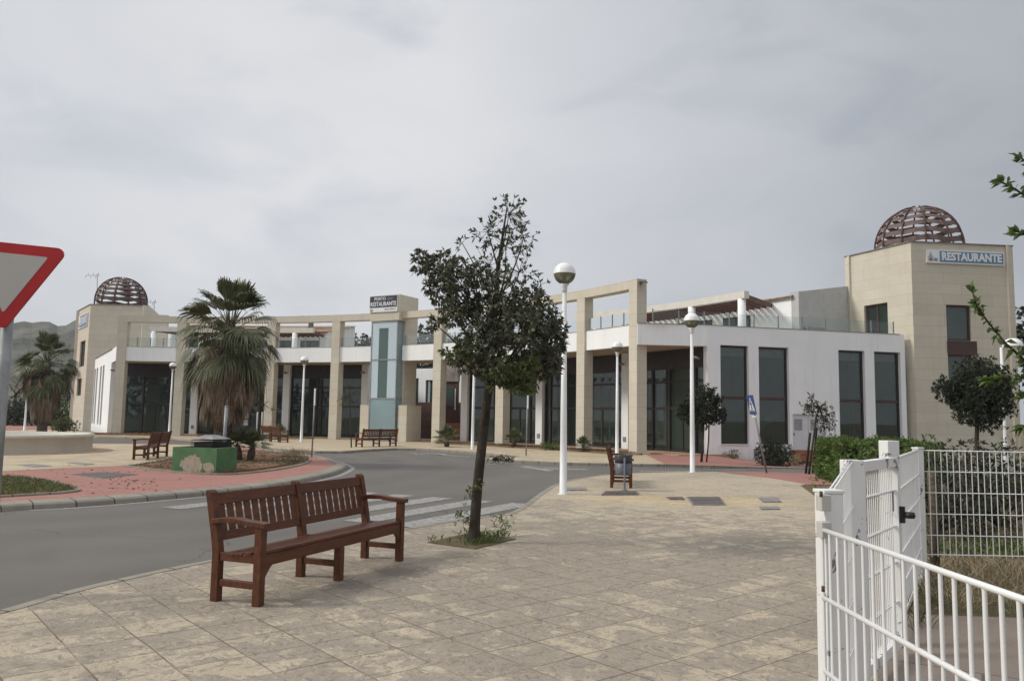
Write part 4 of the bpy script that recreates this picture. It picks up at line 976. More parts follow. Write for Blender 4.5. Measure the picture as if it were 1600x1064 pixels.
# ------------------------------------------------------------------ street furniture
def make_bench():
    root = empty('park_bench', (0, 0, 0))
    W_ = 'bench_wood'; X = 1.14; B = 0.005
    def bar(m, a, b, w, h, up=(0, 0, 1)): m.beam(a, b, w, h, up)
    for i, x in enumerate((-X, 0.0, X)):
        m = MB(); prof = [(.215, 0.0), (.215, .40), (.235, .52), (.315, .885)]
        # rear leg and back post in one raked piece
        w = .034
        for (y0, z0), (y1, z1) in zip(prof, prof[1:]):
            m.hexa([(x - w, y0 - .036, z0), (x + w, y0 - .036, z0), (x + w, y0 + .036, z0), (x - w, y0 + .036, z0)], [(x - w, y1 - .036, z1), (x + w, y1 - .036, z1), (x + w, y1 + .036, z1), (x - w, y1 + .036, z1)])
        y0 = .315
        m.hexa([(x - w, y0 - .036, .885), (x + w, y0 - .036, .885), (x + w, y0 + .036, .885), (x - w, y0 + .036, .885)], [(x - w, y0 - .010, .905), (x + w, y0 - .010, .905), (x + w, y0 + .030, .905), (x - w, y0 + .030, .905)])
        m.build('rear_leg', MAT[W_], root, bevel=B)
        m = MB(); top = .63 if x else .309
        m.box((x, -.215, top / 2), (.072, .072, top)); m.build('front_leg', MAT[W_], root, bevel=B)
        m = MB(); m.box((x, 0.0, .155), (.045, .352, .055)); m.build('stretcher', MAT[W_], root, bevel=B)
        m = MB(); m.box((x, 0.0, .368), (.05, .352, .07)); m.build('seat_bearer', MAT[W_], root, bevel=B)
    for x in (-X, X):
        m = MB(); pts = [(.265, .648), (.15, .665), (.02, .668), (-.1, .652), (-.2, .648), (-.285, .640)]
        for (y0, z0), (y1, z1) in zip(pts, pts[1:]):
            h = .022
            m.hexa([(x - .045, y1, z1 - h), (x + .045, y1, z1 - h), (x + .045, y0, z0 - h), (x - .045, y0, z0 - h)], [(x - .045, y1, z1 + h), (x + .045, y1, z1 + h), (x + .045, y0, z0 + h), (x - .045, y0, z0 + h)])
        m.build('armrest', MAT[W_], root, bevel=B)
    m = MB()
    for k in range(5):
        y = -.208 + k * .090; z = .418 - .010 * k
        m.box((0, y, z), (2 * X + (.06 if 0 < k < 4 else -.08), .063, .026))
    m.build('seat', MAT[W_], root, bevel=.004)
    m = MB()
    m.box((0, -.222, .355), (2 * X - .074, .036, .092))
    for s in (-1, 1):                    # curved corner brackets
        xs = [X - .037 - t * .10 for t in (0, .25, .5, .75, 1)]; zs = [.20, .235, .265, .29, .309]
        for (xa, za), (xb, zb) in zip(zip(xs, zs), zip(xs[1:], zs[1:])):
            lo, hi = sorted((xa * s, xb * s)); zl, zh = (za, zb) if xa * s == lo else (zb, za)
            m.hexa([(lo, -.238, zl), (hi, -.238, zh), (hi, -.206, zh), (lo, -.206, zl)], [(lo, -.238, .309), (hi, -.238, .309), (hi, -.206, .309), (lo, -.206, .309)])
    m.build('apron', MAT[W_], root, bevel=.003)
    yb = lambda z: .235 + (z - .52) * (.08 / .365)
    for a, b in ((-X + .035, -.035), (.035, X - .035)):
        m = MB(); m.beam((a, yb(.825), .825), (b, yb(.825), .825), .036, .10, up=(0, .21, 1)); m.build('top_rail', MAT[W_], root, bevel=B)
        m = MB(); m.beam((a, yb(.52), .52), (b, yb(.52), .52), .036, .075, up=(0, .21, 1)); m.build('lower_rail', MAT[W_], root, bevel=B)
        m = MB(); n = 10
        for k in range(n):
            x = a + (b - a) * (k + .5) / n; m.beam((x, yb(.557), .557), (x, yb(.776), .776), .073, .016, up=(0, 1, 0))
        m.build('back_slats', MAT[W_], root, bevel=.002)
    return root
BG = 'dark red wooden benches around the roundabout'
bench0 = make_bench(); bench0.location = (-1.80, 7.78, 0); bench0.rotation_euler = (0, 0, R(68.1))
tag(bench0, 'large dark red wooden bench standing on the stamped slabs nearest the camera', 'bench', BG)
for loc, rz, lab in (((-12.12, 27.18, 0.004), -81, 'dark red wooden bench facing the low round fountain wall'),
                     ((-6.75, 40.5, 0), -128, 'dark red slatted bench seen from behind in front of the glass lift'),
                     ((2.70, 19.53, 0), 82, 'dark red wooden bench seen end on behind the grey litter bin'),
                     ((-13.1, 44.7, 0), 131, 'dark red bench under the bare tree, partly behind the dwarf palm of the planted bed')):
    b = copy_tree(bench0); b.location = loc; b.rotation_euler = (0, 0, R(rz)); tag(b, lab, 'bench', BG)

def make_lamp():
    root = empty('street_lamp', (0, 0, 0))
    m = MB(); m.lathe([(0.0, 0.0), (.115, 0.0), (.115, .012), (.078, .02), (.070, 1.2), (.045, 4.2), (0.0, 4.2)], n=18); m.build('post', MAT['white_paint'], root)
    m = MB(); m.lathe([(.0, 4.19), (.052, 4.2), (.06, 4.25), (.06, 4.32), (.10, 4.375), (.0, 4.38)], n=18); m.build('collar', MAT['white_paint'], root)
    zc, r = 4.60, .232
    m = MB(); m.lathe([(r * math.cos(R(a)), zc + r * math.sin(R(a))) for a in range(-72, 1, 8)], n=28); m.build('globe_glass', MAT['lamp_glass'], root)
    m = MB(); m.lathe([(r + .006, zc - .012), (r + .006, zc + .012)] + [((r + .003) * math.cos(R(a)), zc + (r + .003) * math.sin(R(a))) for a in range(5, 91, 8)] + [(0, zc + r + .003)], n=28)
    m.lathe([(0, zc - .01), (r - .004, zc - .01)], n=28); m.build('globe_cap', MAT['lamp_white'], root)
    m = MB(); m.lathe([(0, zc - .19), (.035, zc - .19), (.045, zc - .05), (0, zc - .03)], n=10); m.build('bulb_holder', MAT['vent_grey'], root)
    return root
lamp0 = make_lamp(); LG = 'white globe street lamps'
for i, (px, py, lab) in enumerate(((880, 772, 'tallest looking white globe lamp on the near square beside the dark tree'), (1082, 738, 'white globe lamp on the square rim in front of the round topped small tree'),
        (964, 713.5, 'white globe lamp directly behind the end on bench and litter bin'), (738, 702, 'thin white globe lamp on the far pavement below the dark tree crown'),
        (470.5, 690.6, 'white globe lamp on the far pavement left of the glass lift'), (264, 681, 'white globe lamp just left of the big shaggy palm, before the sandstone column'), (38, 673, 'white globe lamp behind the fountain, its globe among the fronds of the smaller palm'))):
    l = lamp0 if i == 0 else copy_tree(lamp0); l.location = G(px, py); l.rotation_euler = (0, R(-0.2) if i == 0 else 0, i); tag(l, lab, 'street lamp', LG)
al = empty('arm_lamp', (15.72, 25.5, -0.1), 0, 'white post lamp with half dome head on an arm, by the round tree', 'street lamp')
m = MB(); x, y = 15.72, 25.5; m.lathe([(.07, -.1), (.07, 1.0), (.05, 1.1), (.045, 4.05), (0, 4.05)], (x, y, 0), 14); m.build('post', MAT['white_paint'], al)
m = MB(); m.tube([(x, y, 3.95), (x + .05, y - .02, 4.06), (x + .28, y - .06, 4.1)], .03, 8); m.build('arm', MAT['white_paint'], al)
m = MB(); m.lathe([(.30, 4.08), (.29, 4.16), (.24, 4.26), (.13, 4.33), (0, 4.35)], (x + .33, y - .07, 0), 20); m.lathe([(0, 4.06), (.27, 4.085), (.30, 4.08)], (x + .33, y - .07, 0), 20); m.build('lamp_head', MAT['lamp_white'], al)

# wall lamps on the piers
for i, (off, lab) in enumerate(((-35.6, 'small oval wall lamp under the porch corner of the right wing'), (-26.6, 'small oval wall lamp on the pier behind the second column from the right'), (-6.65, 'small oval wall lamp right of the passage behind the lift'), (6.0, 'small oval wall lamp left of the lift'), (15.7, 'small oval wall lamp on the pier behind the bare tree'), (35.4, 'small oval wall lamp on the end of the left wing'))):
    r = 35.72 if abs(off) < 35 else 35.55; p = PO(r, off, 4.35); q = PO(r - .42, off, 4.40)
    w = empty('wall_lamp', p, 0, lab, 'wall lamp', 'oval wall lamps under the terrace')
    m = MB(); m.beam(p, p.lerp(q, .4), .05, .05); m.build('bracket', MAT['vent_grey'], w)
    m = MB(); d = (q - p).normalized(); s = Vector((-d.y, d.x, 0))
    ring = lambda k, z: [p.lerp(q, .62) + d * (.24 * k * math.cos(2 * math.pi * j / 14)) + s * (.17 * k * math.sin(2 * math.pi * j / 14)) + Vector((0, 0, z)) for j in range(14)]
    rr_ = [ring(.5, -.04), ring(1, -.01), ring(1, .02), ring(.6, .07)]
    m.face(list(reversed(rr_[0]))); m.face(rr_[-1])
    for a, b in zip(rr_, rr_[1:]):
        for j in range(14): m.face([a[j], a[(j + 1) % 14], b[(j + 1) % 14], b[j]], smooth=True)
    m.build('lamp_head', MAT['vent_grey'], w)
fl = empty('floodlight', PO(33.2, -33.9, 7.8), 0, 'dark floodlight on the top of the tall end column near the right wing', 'floodlight')
m = MB(); p = PO(33.1, -33.7, 7.78); m.box(p, (.08, .08, .2)); m.build('bracket', MAT['steel_grey'], fl)
m = MB(); p = PO(33.1, -34.05, 7.83); m.box(p, (.30, .42, .07), M=Matrix.Rotation(R(-30), 3, 'Z') @ Matrix.Rotation(R(12), 3, 'Y')); m.build('lamp_head', MAT['steel_grey'], fl)

# litter bin
x, y = 2.50, 17.78; bn = empty('litter_bin', (x, y, 0), 0, 'grey blue litter bin with dark liner on a thin post before a bench', 'litter bin')
m = MB(); m.lathe([(0, 0), (.09, 0), (.085, .02), (.03, .05), (.022, .08), (.022, .72), (0, .72)], (x, y - .21, 0), 12); m.build('post', MAT['bin_blue'], bn)
m = MB(); m.lathe([(0, .34), (.165, .34), (.172, .37), (.187, .64), (.178, .64), (.16, .38), (0, .38)], (x, y, 0), 24); m.build('bucket', MAT['bin_blue'], bn)
m = MB(); m.lathe([(.181, .62), (.192, .605), (.196, .66), (.193, .765), (.185, .78), (.176, .77), (.15, .45), (0, .42)], (x, y, 0), 24); m.build('liner', MAT['bin_liner'], bn)
m = MB(); m.box((x, y - .195, .55), (.07, .04, .05)); m.build('bracket', MAT['bin_blue'], bn)

# yield sign, left foreground
YS = 6.7; base = G(14 - 24, 932); c = at(13.5, 428, YS)
px0 = at(11.5, 505, YS + .06)
ys = empty('yield_sign', (px0.x, px0.y, 0), 0, 'triangular give way sign with a red border on a grey post at the left edge', 'road sign')
m = MB(); m.tube([(px0.x, px0.y, 0), (px0.x, px0.y, 2.96)], .047, 14); m.build('post', MAT['galvanised'], ys)
def tri(m, cx, cz, y, side, rad, d0, d1, rot):
    h = side * math.sqrt(3) / 2; cor = [(-side / 2, h / 3), (side / 2, h / 3), (0, -2 * h / 3)]; pts = []
    for i, a in enumerate(((150, 90), (90, -30), (-30, -150))):
        vx, vz = cor[i]; L = math.hypot(vx, vz); ix, iz = vx * (1 - 2 * rad / L), vz * (1 - 2 * rad / L)
        for t in range(6):
            an = R(a[0] + (a[1] - a[0]) * t / 5); pts.append((ix + rad * math.cos(an), iz + rad * math.sin(an)))
    cs, sn = math.cos(rot), math.sin(rot); yaw = R(6); P = lambda x, z, d: Vector((cx + (x * cs - z * sn) * math.cos(yaw) + d * math.sin(yaw), y + (x * cs - z * sn) * math.sin(yaw) - d * math.cos(yaw), cz + x * sn + z * cs))
    n = len(pts); m.face([P(x, z, d1) for x, z in reversed(pts)]); m.face([P(x, z, d0) for x, z in pts])
    for i in range(n):
        a, b = pts[i], pts[(i + 1) % n]; m.face([P(*a, d0), P(*a, d1), P(*b, d1), P(*b, d0)])
rot = R(-4.2); SD = 0.90
tip = at(13.5, 507, YS); ccx, ccz = tip.x - .022, tip.z + SD * .5773 - .085
m = MB(); tri(m, ccx, ccz, YS, SD, .055, -.012, .012, rot); m.build('sign_plate', MAT['sign_red'], ys)
m = MB(); tri(m, ccx, ccz, YS, SD * .655, .012, .0125, .016, rot); m.build('sign_face', MAT['sign_white'], ys)
for z in (ccz - .12, ccz + .12): m = MB(); m.box((px0.x, px0.y - .0, z), (.13, .13, .035)); m.build('clamp', MAT['steel_grey'], ys)

# leaning pedestrian crossing sign
b = G(1198, 739); t = at(1176, 632, b.y - .05); ps = empty('crossing_sign', b, 0, 'blue pedestrian crossing sign on a leaning grey post in front of the right wing', 'road sign')
top = b + (t - b) * 1.06; m = MB(); m.tube([b, top], .03, 10); m.build('post', MAT['galvanised'], ps)
axz = (top - b).normalized(); yaw = R(-88); axx = Vector((math.cos(yaw), math.sin(yaw), 0)); axx = (axx - axz * axx.dot(axz)).normalized(); nn = axx.cross(axz)
if nn.y > 0: axx = -axx; nn = -nn
M = Matrix(((axx.x, axz.x, nn.x, t.x), (axx.y, axz.y, nn.y, t.y), (axx.z, axz.z, nn.z, t.z), (0, 0, 0, 1)))
m = MB(); plate(m, M, -.3, .3, -.3, .3, .032, .045); m.build('sign_plate', MAT['sign_blue'], ps)
m = MB(); c_ = [(0, .25), (-.26, -.2), (.26, -.2)]; m.face([M @ Vector((x, y, .048)) for x, y in (c_[1], c_[2], c_[0])]); m.build('white_triangle', MAT['panel_white'], ps)
m = MB()
plate(m, M, -.035, .03, -.02, .085, .05, .052)
for a, bb, w in (((.0, -.02), (.09, -.16), .03), ((-.005, -.02), (-.07, -.16), .03), ((0, .07), (.085, .01), .022), ((-.01, .07), (-.08, .02), .022)): m.beam(M @ Vector((*a, .051)), M @ Vector((*bb, .051)), w, .004, up=nn)
for i in range(12):
    a0, a1 = 2 * math.pi * i / 12, 2 * math.pi * (i + 1) / 12; m.face([M @ Vector((0.0, .125, .051)), M @ Vector((.032 * math.cos(a0), .125 + .032 * math.sin(a0), .051)), M @ Vector((.032 * math.cos(a1), .125 + .032 * math.sin(a1), .051))])
for x in (-.15, -.05, .06, .16): plate(m, M, x - .03, x + .03, -.192, -.165, .05, .052)
m.build('walking_figure', MAT['black_paint'], ps)
m = MB(); plate(m, M, -.16, .16, -.40, -.335, .03, .042); m.build('lower_plate', MAT['panel_white'], ps)
# other signs seen edge on
for px, py, yt, h0, lab in ((487, 714, 607, .62, 'road sign on a thin post seen edge on at the tip of the roundabout'), (822, 712, 618, .55, 'road sign on a thin post seen edge on by the parking bay')):
    b = G(px, py); zt_ = at(px, yt, b.y).z; o = empty('road_sign', b, 0, lab, 'road sign', 'edge on road signs')
    m = MB(); m.tube([b, (b.x + .03, b.y, zt_)], .028, 8); m.build('post', MAT['galvanised'], o)
    vd = Vector((b.x, b.y, 0)).normalized(); vd.rotate(Matrix.Rotation(R(3.5), 3, 'Z'))
    m = MB(); m.box((b.x + .04, b.y - .05, zt_ - h0 / 2), (h0, .03, h0), math.atan2(vd.y, vd.x)); m.build('sign_plate', MAT['panel_white'], o)
b = Vector(((1302 - 800) / FPX * 27, 27, -.1)); o = empty('road_sign', b, 0, 'small white backed sign behind the thin crowned little tree', 'road sign'); m = MB(); m.tube([b, b + Vector((.04, 0, 2.05))], .03, 8); m.build('post', MAT['galvanised'], o)
m = MB(); m.box(b + Vector((.1, -.05, 1.78)), (.5, .03, .5), R(68)); m.build('sign_plate', MAT['panel_white'], o)

# peeling green planter, black slatted vent and pole
a, b, c = G(268, 736), G(337, 739.5), G(369, 735.5); u = (b - a); v = (c - b); u.z = v.z = 0; d4 = a + v
pl = empty('planter_box', (a + c) / 2, 0, 'peeling green concrete planter box at the near edge of the planted bed', 'planter')
m = MB(); H_ = .64
o4 = [a, b, c, d4]; cen = (a + c) / 2; i4 = [cen + (p - cen) * .84 for p in o4]
for i in range(4):
    j = (i + 1) % 4; p, q, r_, s_ = o4[i], o4[j], i4[j], i4[i]; zz = lambda k, z: (k.x, k.y, z)
    m.face([zz(p, 0), zz(q, 0), zz(q, H_), zz(p, H_)]); m.face([zz(p, H_), zz(q, H_), zz(r_, H_), zz(s_, H_)]); m.face([zz(s_, H_), zz(r_, H_), zz(r_, H_ - .12), zz(s_, H_ - .12)])
k = NT('peeling_paint'); p_ = k.obj(); g_ = k.ramp(k.noise(p_, 2.5, 5), (0.3, (0.048, 0.125, 0.050)), (0.7, (0.085, 0.185, 0.075))); f_ = None
for q_, rad_ in ((a.lerp(b, .45) - cen, .40), (a.lerp(b, .84) - cen, .20)):
    dd_ = k.n('ShaderNodeVectorMath', operation='DISTANCE'); k.l(k.mapping(p_, scale=(1, 1, 1.15)), dd_.inputs[0]); dd_.inputs[1].default_value = (q_.x, q_.y, .14)
    v_ = k.math('MULTIPLY_ADD', dd_.outputs['Value'], -1.0 / rad_, 1.0); f_ = v_ if f_ is None else k.math('MAXIMUM', f_, v_)
f_ = k.math('MULTIPLY_ADD', k.math('SUBTRACT', k.noise(p_, 3.2, 7, 0.65, 0.6), 0.5), 1.7, f_)
c_p = k.mix(k.ramp(f_, (0.16, 0.0), (0.19, 1.0)), g_, k.ramp(k.noise(p_, 9, 5), (0.3, (0.28, 0.23, 0.17)), (0.7, (0.42, 0.36, 0.28))))
k.bump(k.ramp(f_, (0.15, 1.0), (0.2, 0.0)), 0.4, 0.01)
MAT['peeling_paint'] = k.done(c_p, 0.75)
m.build('planter_wall', MAT['peeling_paint'], pl)
m = MB(); m.face([(p.x, p.y, H_ - .1) for p in i4]); m.build('planter_soil', MAT['earth'], pl)
vc = cen + Vector((.12, .1, 0)); vt = empty('vent_cowl', (vc.x, vc.y, H_ - .1), 0, 'black slatted vent with a low grey lid standing in the green planter', 'vent'); rz_ = math.atan2(u.y, u.x)
m = MB(); m.box((vc.x, vc.y, H_ + .02), (.62, .62, .22), rz_); m.build('core', MAT['black_paint'], vt)
for k in range(4):
    m = MB(); m.box((vc.x, vc.y, H_ + .0 + .062 * k), (.74, .74, .022), rz_); m.build('slat', MAT['black_paint'], vt)
m = MB(); zb_ = H_ + .215; rr4 = [Vector((sx * .36 * math.cos(rz_) - sy * .36 * math.sin(rz_), sx * .36 * math.sin(rz_) + sy * .36 * math.cos(rz_), 0)) + Vector((vc.x, vc.y, 0)) for sx, sy in ((-1, -1), (1, -1), (1, 1), (-1, 1))]
t4 = [Vector((vc.x, vc.y, 0)) + (p - Vector((vc.x, vc.y, 0))) * .35 for p in rr4]
m.hexa([(p.x, p.y, zb_) for p in rr4], [(p.x, p.y, zb_ + .10) for p in t4]); m.build('lid', MAT['vent_grey'], vt)
pp = at(350, 690, 22.4); o = empty('bare_post', (pp.x, pp.y, 0.05), 0, 'short bare grey metal post behind the green planter', 'post'); m = MB(); m.tube([(pp.x, pp.y, .05), (pp.x + .02, pp.y, 1.72)], .045, 10); m.build('tube', MAT['galvanised'], o)
m = MB(); m.lathe([(.05, 0), (.05, .03), (0, .04)], (pp.x + .02, pp.y, 1.72), 10); m.build('cap', MAT['steel_grey'], o)

# round fountain wall
fc = Vector((-19.4, 30.4, 0)); fo = empty('fountain', fc, 0, 'low round cream fountain basin at the left edge of the roundabout', 'fountain'); m = MB()
m.lathe([(3.22, 0), (3.20, .52), (3.27, .55), (3.27, .66), (2.90, .66), (2.88, .30), (0, .28)], fc, 64); m.build('basin_wall', MAT['fountain_wall'], fo)
m = MB(); m.lathe([(3.26, .004), (3.95, .004), (3.95, .012), (3.26, .012)], fc, 48); structure(m.build('fountain_surround', MAT['terracotta_tile']))

# covers let into the paving
def cover(px, label, h=0.012, mat='cover_iron', bar=False):
    q = [G(x, y) for x, y in px]; c = sum(q, Vector()) / 4
    o = empty('ground_cover', c, 0, label, 'manhole cover'); m = MB(); m.prism([(p.x, p.y) for p in q], 0.0, h); m.build('frame', MAT['cover_grey'], o)
    m = MB(); k = [c + (p - c) * .9 for p in q]
    if bar:
        for f0, f1 in ((.02, .46), (.52, .98)): m.prism([tuple(k[0].lerp(k[3], f0)[:2]), tuple(k[1].lerp(k[2], f0)[:2]), tuple(k[1].lerp(k[2], f1)[:2]), tuple(k[0].lerp(k[3], f1)[:2])], .0, h + .006)
    else: m.prism([(p.x, p.y) for p in k], 0.0, h + .006)
    m.build('lid', MAT[mat], o)
cover([(1082, 789.5), (1135, 789.5), (1125, 776.5), (1072, 776.5)], 'large dark double manhole cover in the middle of the square', bar=True)
cover([(1046, 781), (1071, 781), (1067, 777), (1040, 777)], 'narrow dark cover left of the double manhole cover')
cover([(1192, 785), (1222, 785), (1215, 778), (1185, 778)], 'grey square cover near the fence, the farther of two', mat='cover_grey')
cover([(1190, 796.5), (1219, 796.5), (1217, 792), (1186, 792)], 'grey flat cover near the fence, the nearer of two', mat='cover_grey')
cover([(940, 774), (998, 773.5), (996, 769), (944, 769)], 'brown flat cover at the foot of the litter bin', h=.03)
cover([(883, 767), (918, 766), (914, 762), (884, 762)], 'pale cover beside the foot of the near globe lamp', mat='cover_grey')
cover([(160, 748), (216, 741.5), (158, 738), (106, 741.5)], 'large dark diamond shaped cover in the pink paving of the roundabout')
cover([(52, 730), (82, 728.5), (52, 725), (27, 726.5)], 'grey cover in the yellow path below the fountain, left one', mat='cover_grey')
cover([(132, 727), (148, 725.5), (118, 722), (103, 723)], 'grey cover in the yellow path below the fountain, right one', mat='cover_grey')

# ------------------------------------------------------------------ white gate and fence, right foreground
F0 = Vector((1.54, 3.90, 0)); fx = lambda px, py, Y: Vector((at(px, py, Y).x, Y, 0)); F1, F2, F3 = fx(1333, 800, 4.75), fx(1389, 700, 5.80), fx(1436, 760, 8.25)
def post(P, sz, h, rz, label, cap=True):
    o = empty('fence_post', P, 0, label, 'fence post'); m = MB(); m.box((P.x, P.y, h / 2), (sz, sz, h), rz); m.build('shaft', MAT['chipped_paint'], o, bevel=.004)
    if cap: m = MB(); m.box((P.x, P.y, h + .008), (sz + .012, sz + .012, .016), rz); m.build('cap', MAT['white_paint'], o, bevel=.003)
    return o
rzf = math.atan2((F1 - F0).y, (F1 - F0).x)
p0 = post(F0, .095, 1.215, R(8), 'short square white post with a pale cap carrying the barred leaf nearest the camera')
for z in (1.175, 1.05, .30): m = MB(); m.box((F0.x - .055, F0.y - .075, z), (.05, .055, .075), R(8)); m.build('clamp', MAT['sign_white'], p0, bevel=.004)
for z in (1.175, .74): m = MB(); m.tube([(F0.x - .075, F0.y - .10, z + .03), (F0.x - .075, F0.y - .10, z + .055)], .008, 8); m.build('bolt', MAT['rust_rib'], p0)
post(F1, .098, 1.335, R(14), 'tall square white hinge post with chipped paint at the gate', cap=False)
p2 = post(F2, .098, 1.43, R(14), 'white latch post with dark scuffs sticking up behind the gate', cap=False)
p3 = post(F3, .075, 1.30, R(20), 'slim white corner post where the fence turns right')
def mesh_panel(name, A, B, z0, zA, zB, dv, zs, rv, rh, label, double=False, cat='fence'):
    L = (B - A).length; u = (B - A) / L; o = empty(name, (A + B) / 2, 0, label, cat); n = Vector((-u.y, u.x, 0)); zt_ = lambda s: zA + (zB - zA) * s / L
    m = MB(); k = int(L / dv)
    for i in range(k + 1):
        s = i * dv + (L - k * dv) / 2; p = A + u * s; m.tube([(p.x, p.y, z0), (p.x, p.y, zt_(s))], rv, 6, caps=False)
    m.build('bars', MAT['white_paint'], o)
    m = MB()
    for f in zs:
        for sgn in ((-1, 1) if double else (0,)):
            a = A + n * (sgn * (rv + rh)); b = B + n * (sgn * (rv + rh)); m.tube([(a.x, a.y, z0 + (zA - z0) * f), (b.x, b.y, z0 + (zB - z0) * f)], rh, 6)
    m.build('rails', MAT['white_paint'], o)
    return o
NA, NB = Vector((1.475, 3.82, 0)), Vector((1.51, 1.3, 0))
mesh_panel('barred_fence', NA, NB, .06, 1.05, 1.05, .084, (0.02, .35, .685, 1.0), .0075, .0115, 'open barred white fence leaf nearest the camera with thick round rails', cat='fence')
un = (F1 - F0).normalized()
mesh_panel('mesh_fence', F0 + un * .055, F1 - un * .055, .06, 1.215, 1.325, .05, (0.02, .2, .4, .6, .8, 1.0), .004, .0055, 'narrow slanting white mesh infill between the short post and the hinge post', True)
un = (F3 - F2).normalized()
mesh_panel('mesh_fence', F2 + un * .055, F3 - un * .045, .06, 1.29, 1.29, .05, (0.02, .2, .4, .6, .8, 1.0), .004, .0055, 'white mesh panel between the latch post and the slim corner post', True)
mesh_panel('mesh_fence', F3 + Vector((.04, 0, 0)), Vector((9.4, 8.1, 0)), .22, 1.285, 1.285, .0615, (0.02, .2, .4, .6, .8, 1.0), .0045, .0055, 'long white mesh fence panel in front of the dark bushes')
# gate leaf
GA, GB = F1 + Vector((.085, .10, 0)), fx(1400, 850, 5.56); ug = (GB - GA).normalized()
gt = empty('gate', GA, 0, 'white framed garden gate with fine bars and a black handle, standing nearly closed', 'gate')
m = MB(); z0, z1, w = .07, 1.322, .06
m.beam((GA.x, GA.y, z0), (GA.x, GA.y, z1), w, w, up=(ug.x, ug.y, 0)); m.beam((GB.x, GB.y, z0), (GB.x, GB.y, z1), w, w + .008, up=(ug.x, ug.y, 0))
a, b = GA + ug * .031, GB - ug * .035
for z in (z0 + w / 2, z1 - w / 2): m.beam((a.x, a.y, z), (b.x, b.y, z), w, w)
m.build('gate_frame', MAT['chipped_paint'], gt)
m = MB(); L = (GB - GA).length; k = int((L - .08) / .05)
for i in range(1, k + 1):
    p = GA + ug * (.04 + i * (L - .08) / (k + 1)); m.tube([(p.x, p.y, z0 + w), (p.x, p.y, z1 - w)], .004, 6, caps=False)
for z in (.36, .62, .86, 1.10):
    for sg in (-1, 1):
        nn_ = Vector((-ug.y, ug.x, 0)) * (sg * .0095); p, q = GA + ug * .03 + nn_, GB - ug * .03 + nn_; m.tube([(p.x, p.y, z), (q.x, q.y, z)], .0055, 6, caps=False)
m.build('gate_bars', MAT['white_paint'], gt)
m = MB(); hn = Vector((ug.y, -ug.x, 0)); hp = GB + hn * .042 + Vector((0, 0, .935)); m.box(hp, (.03, .04, .11), math.atan2(ug.y, ug.x)); m.box(hp + hn * .03, (.03, .04, .035), math.atan2(ug.y, ug.x)); m.lathe([(0, -.02), (.03, -.02), (.036, 0), (.03, .02), (0, .02)], hp + hn * .05, 12)
m.build('handle', MAT['black_paint'], gt)
m = MB(); m.tube([hp - ug * .02 - hn * .06 + Vector((0, 0, .02)), hp - ug * .2 - hn * .06 + Vector((0, 0, .015))], .0035, 6)
p = GB - ug * .07; m.box((p.x, p.y, 1.03), (.012, .02, .14)); m.build('latch', MAT['steel_grey'], gt)
m = MB()
for z in (1.2, .2): m.tube([(GA.x - .03, GA.y - .03, z - .03), (GA.x - .03, GA.y - .03, z + .03)], .013, 8)
m.build('hinge', MAT['steel_grey'], gt)
ws = Vector((4.42, 8.45, 0)); o = empty('wooden_stake', ws, 0, 'rough brown wooden stake just behind the slim corner post', 'stake'); m = MB(); m.tube([ws, ws + Vector((.01, 0, .7)), ws + Vector((0, .01, 1.05))], [.05, .047, .04], 9); m.build('timber', MAT['palm_bark'], o)

# antennas on the roofs
for (px, py, Y, yt, lab) in ((152, 474, 71, 428, 'thin television antenna left of the dome near the hill'), (241, 492, 69, 470, 'thin double mast antenna right of the dome near the hill')):
    b, t = at(px, py, Y), at(px, yt, Y); o = empty('antenna', b, 0, lab, 'antenna', 'roof antennas'); m = MB(); m.tube([b - Vector((0, 0, .6)), t], .03, 6); m.build('mast', MAT['galvanised'], o)
    m = MB()
    for k in range(6): m.tube([t + Vector((-1.0 + k * .22, -.0, -.15)), t + Vector((-1.0 + k * .22, 0, -.15 + (.25 if k % 2 else -.25)))], .018, 5)
    m.tube([t + Vector((-1.05, 0, -.15)), t + Vector((.25, 0, -.15))], .02, 5); m.build('aerial', MAT['galvanised'], o)
# notices stuck to the glass behind the palm
for i, (py0, py1) in enumerate(((645, 653), (655.5, 665))):
    off = None
    d = ray(384, 655); 
    # nearest crossing with the glass ring
    a_ = d.x ** 2 + d.y ** 2; b_ = 2 * (d.x * -CX + d.y * -CY); c_ = CX ** 2 + CY ** 2 - (RF - .03) ** 2; t_ = (-b_ + math.sqrt(b_ * b_ - 4 * a_ * c_)) / (2 * a_)
    P = d * t_; off = math.degrees(math.atan2(P.y - CY, P.x - CX)); zc_ = EYE + ray(384, (py0 + py1) / 2).z * t_
    m = MB(); m.box((P.x, P.y, zc_), (.01, .36, .40), R(off)); tag(m.build('notice', MAT['panel_white']), ('upper' if i == 0 else 'lower') + ' white paper notice stuck inside the shop glass behind the big palm', 'notice', 'paper notices')
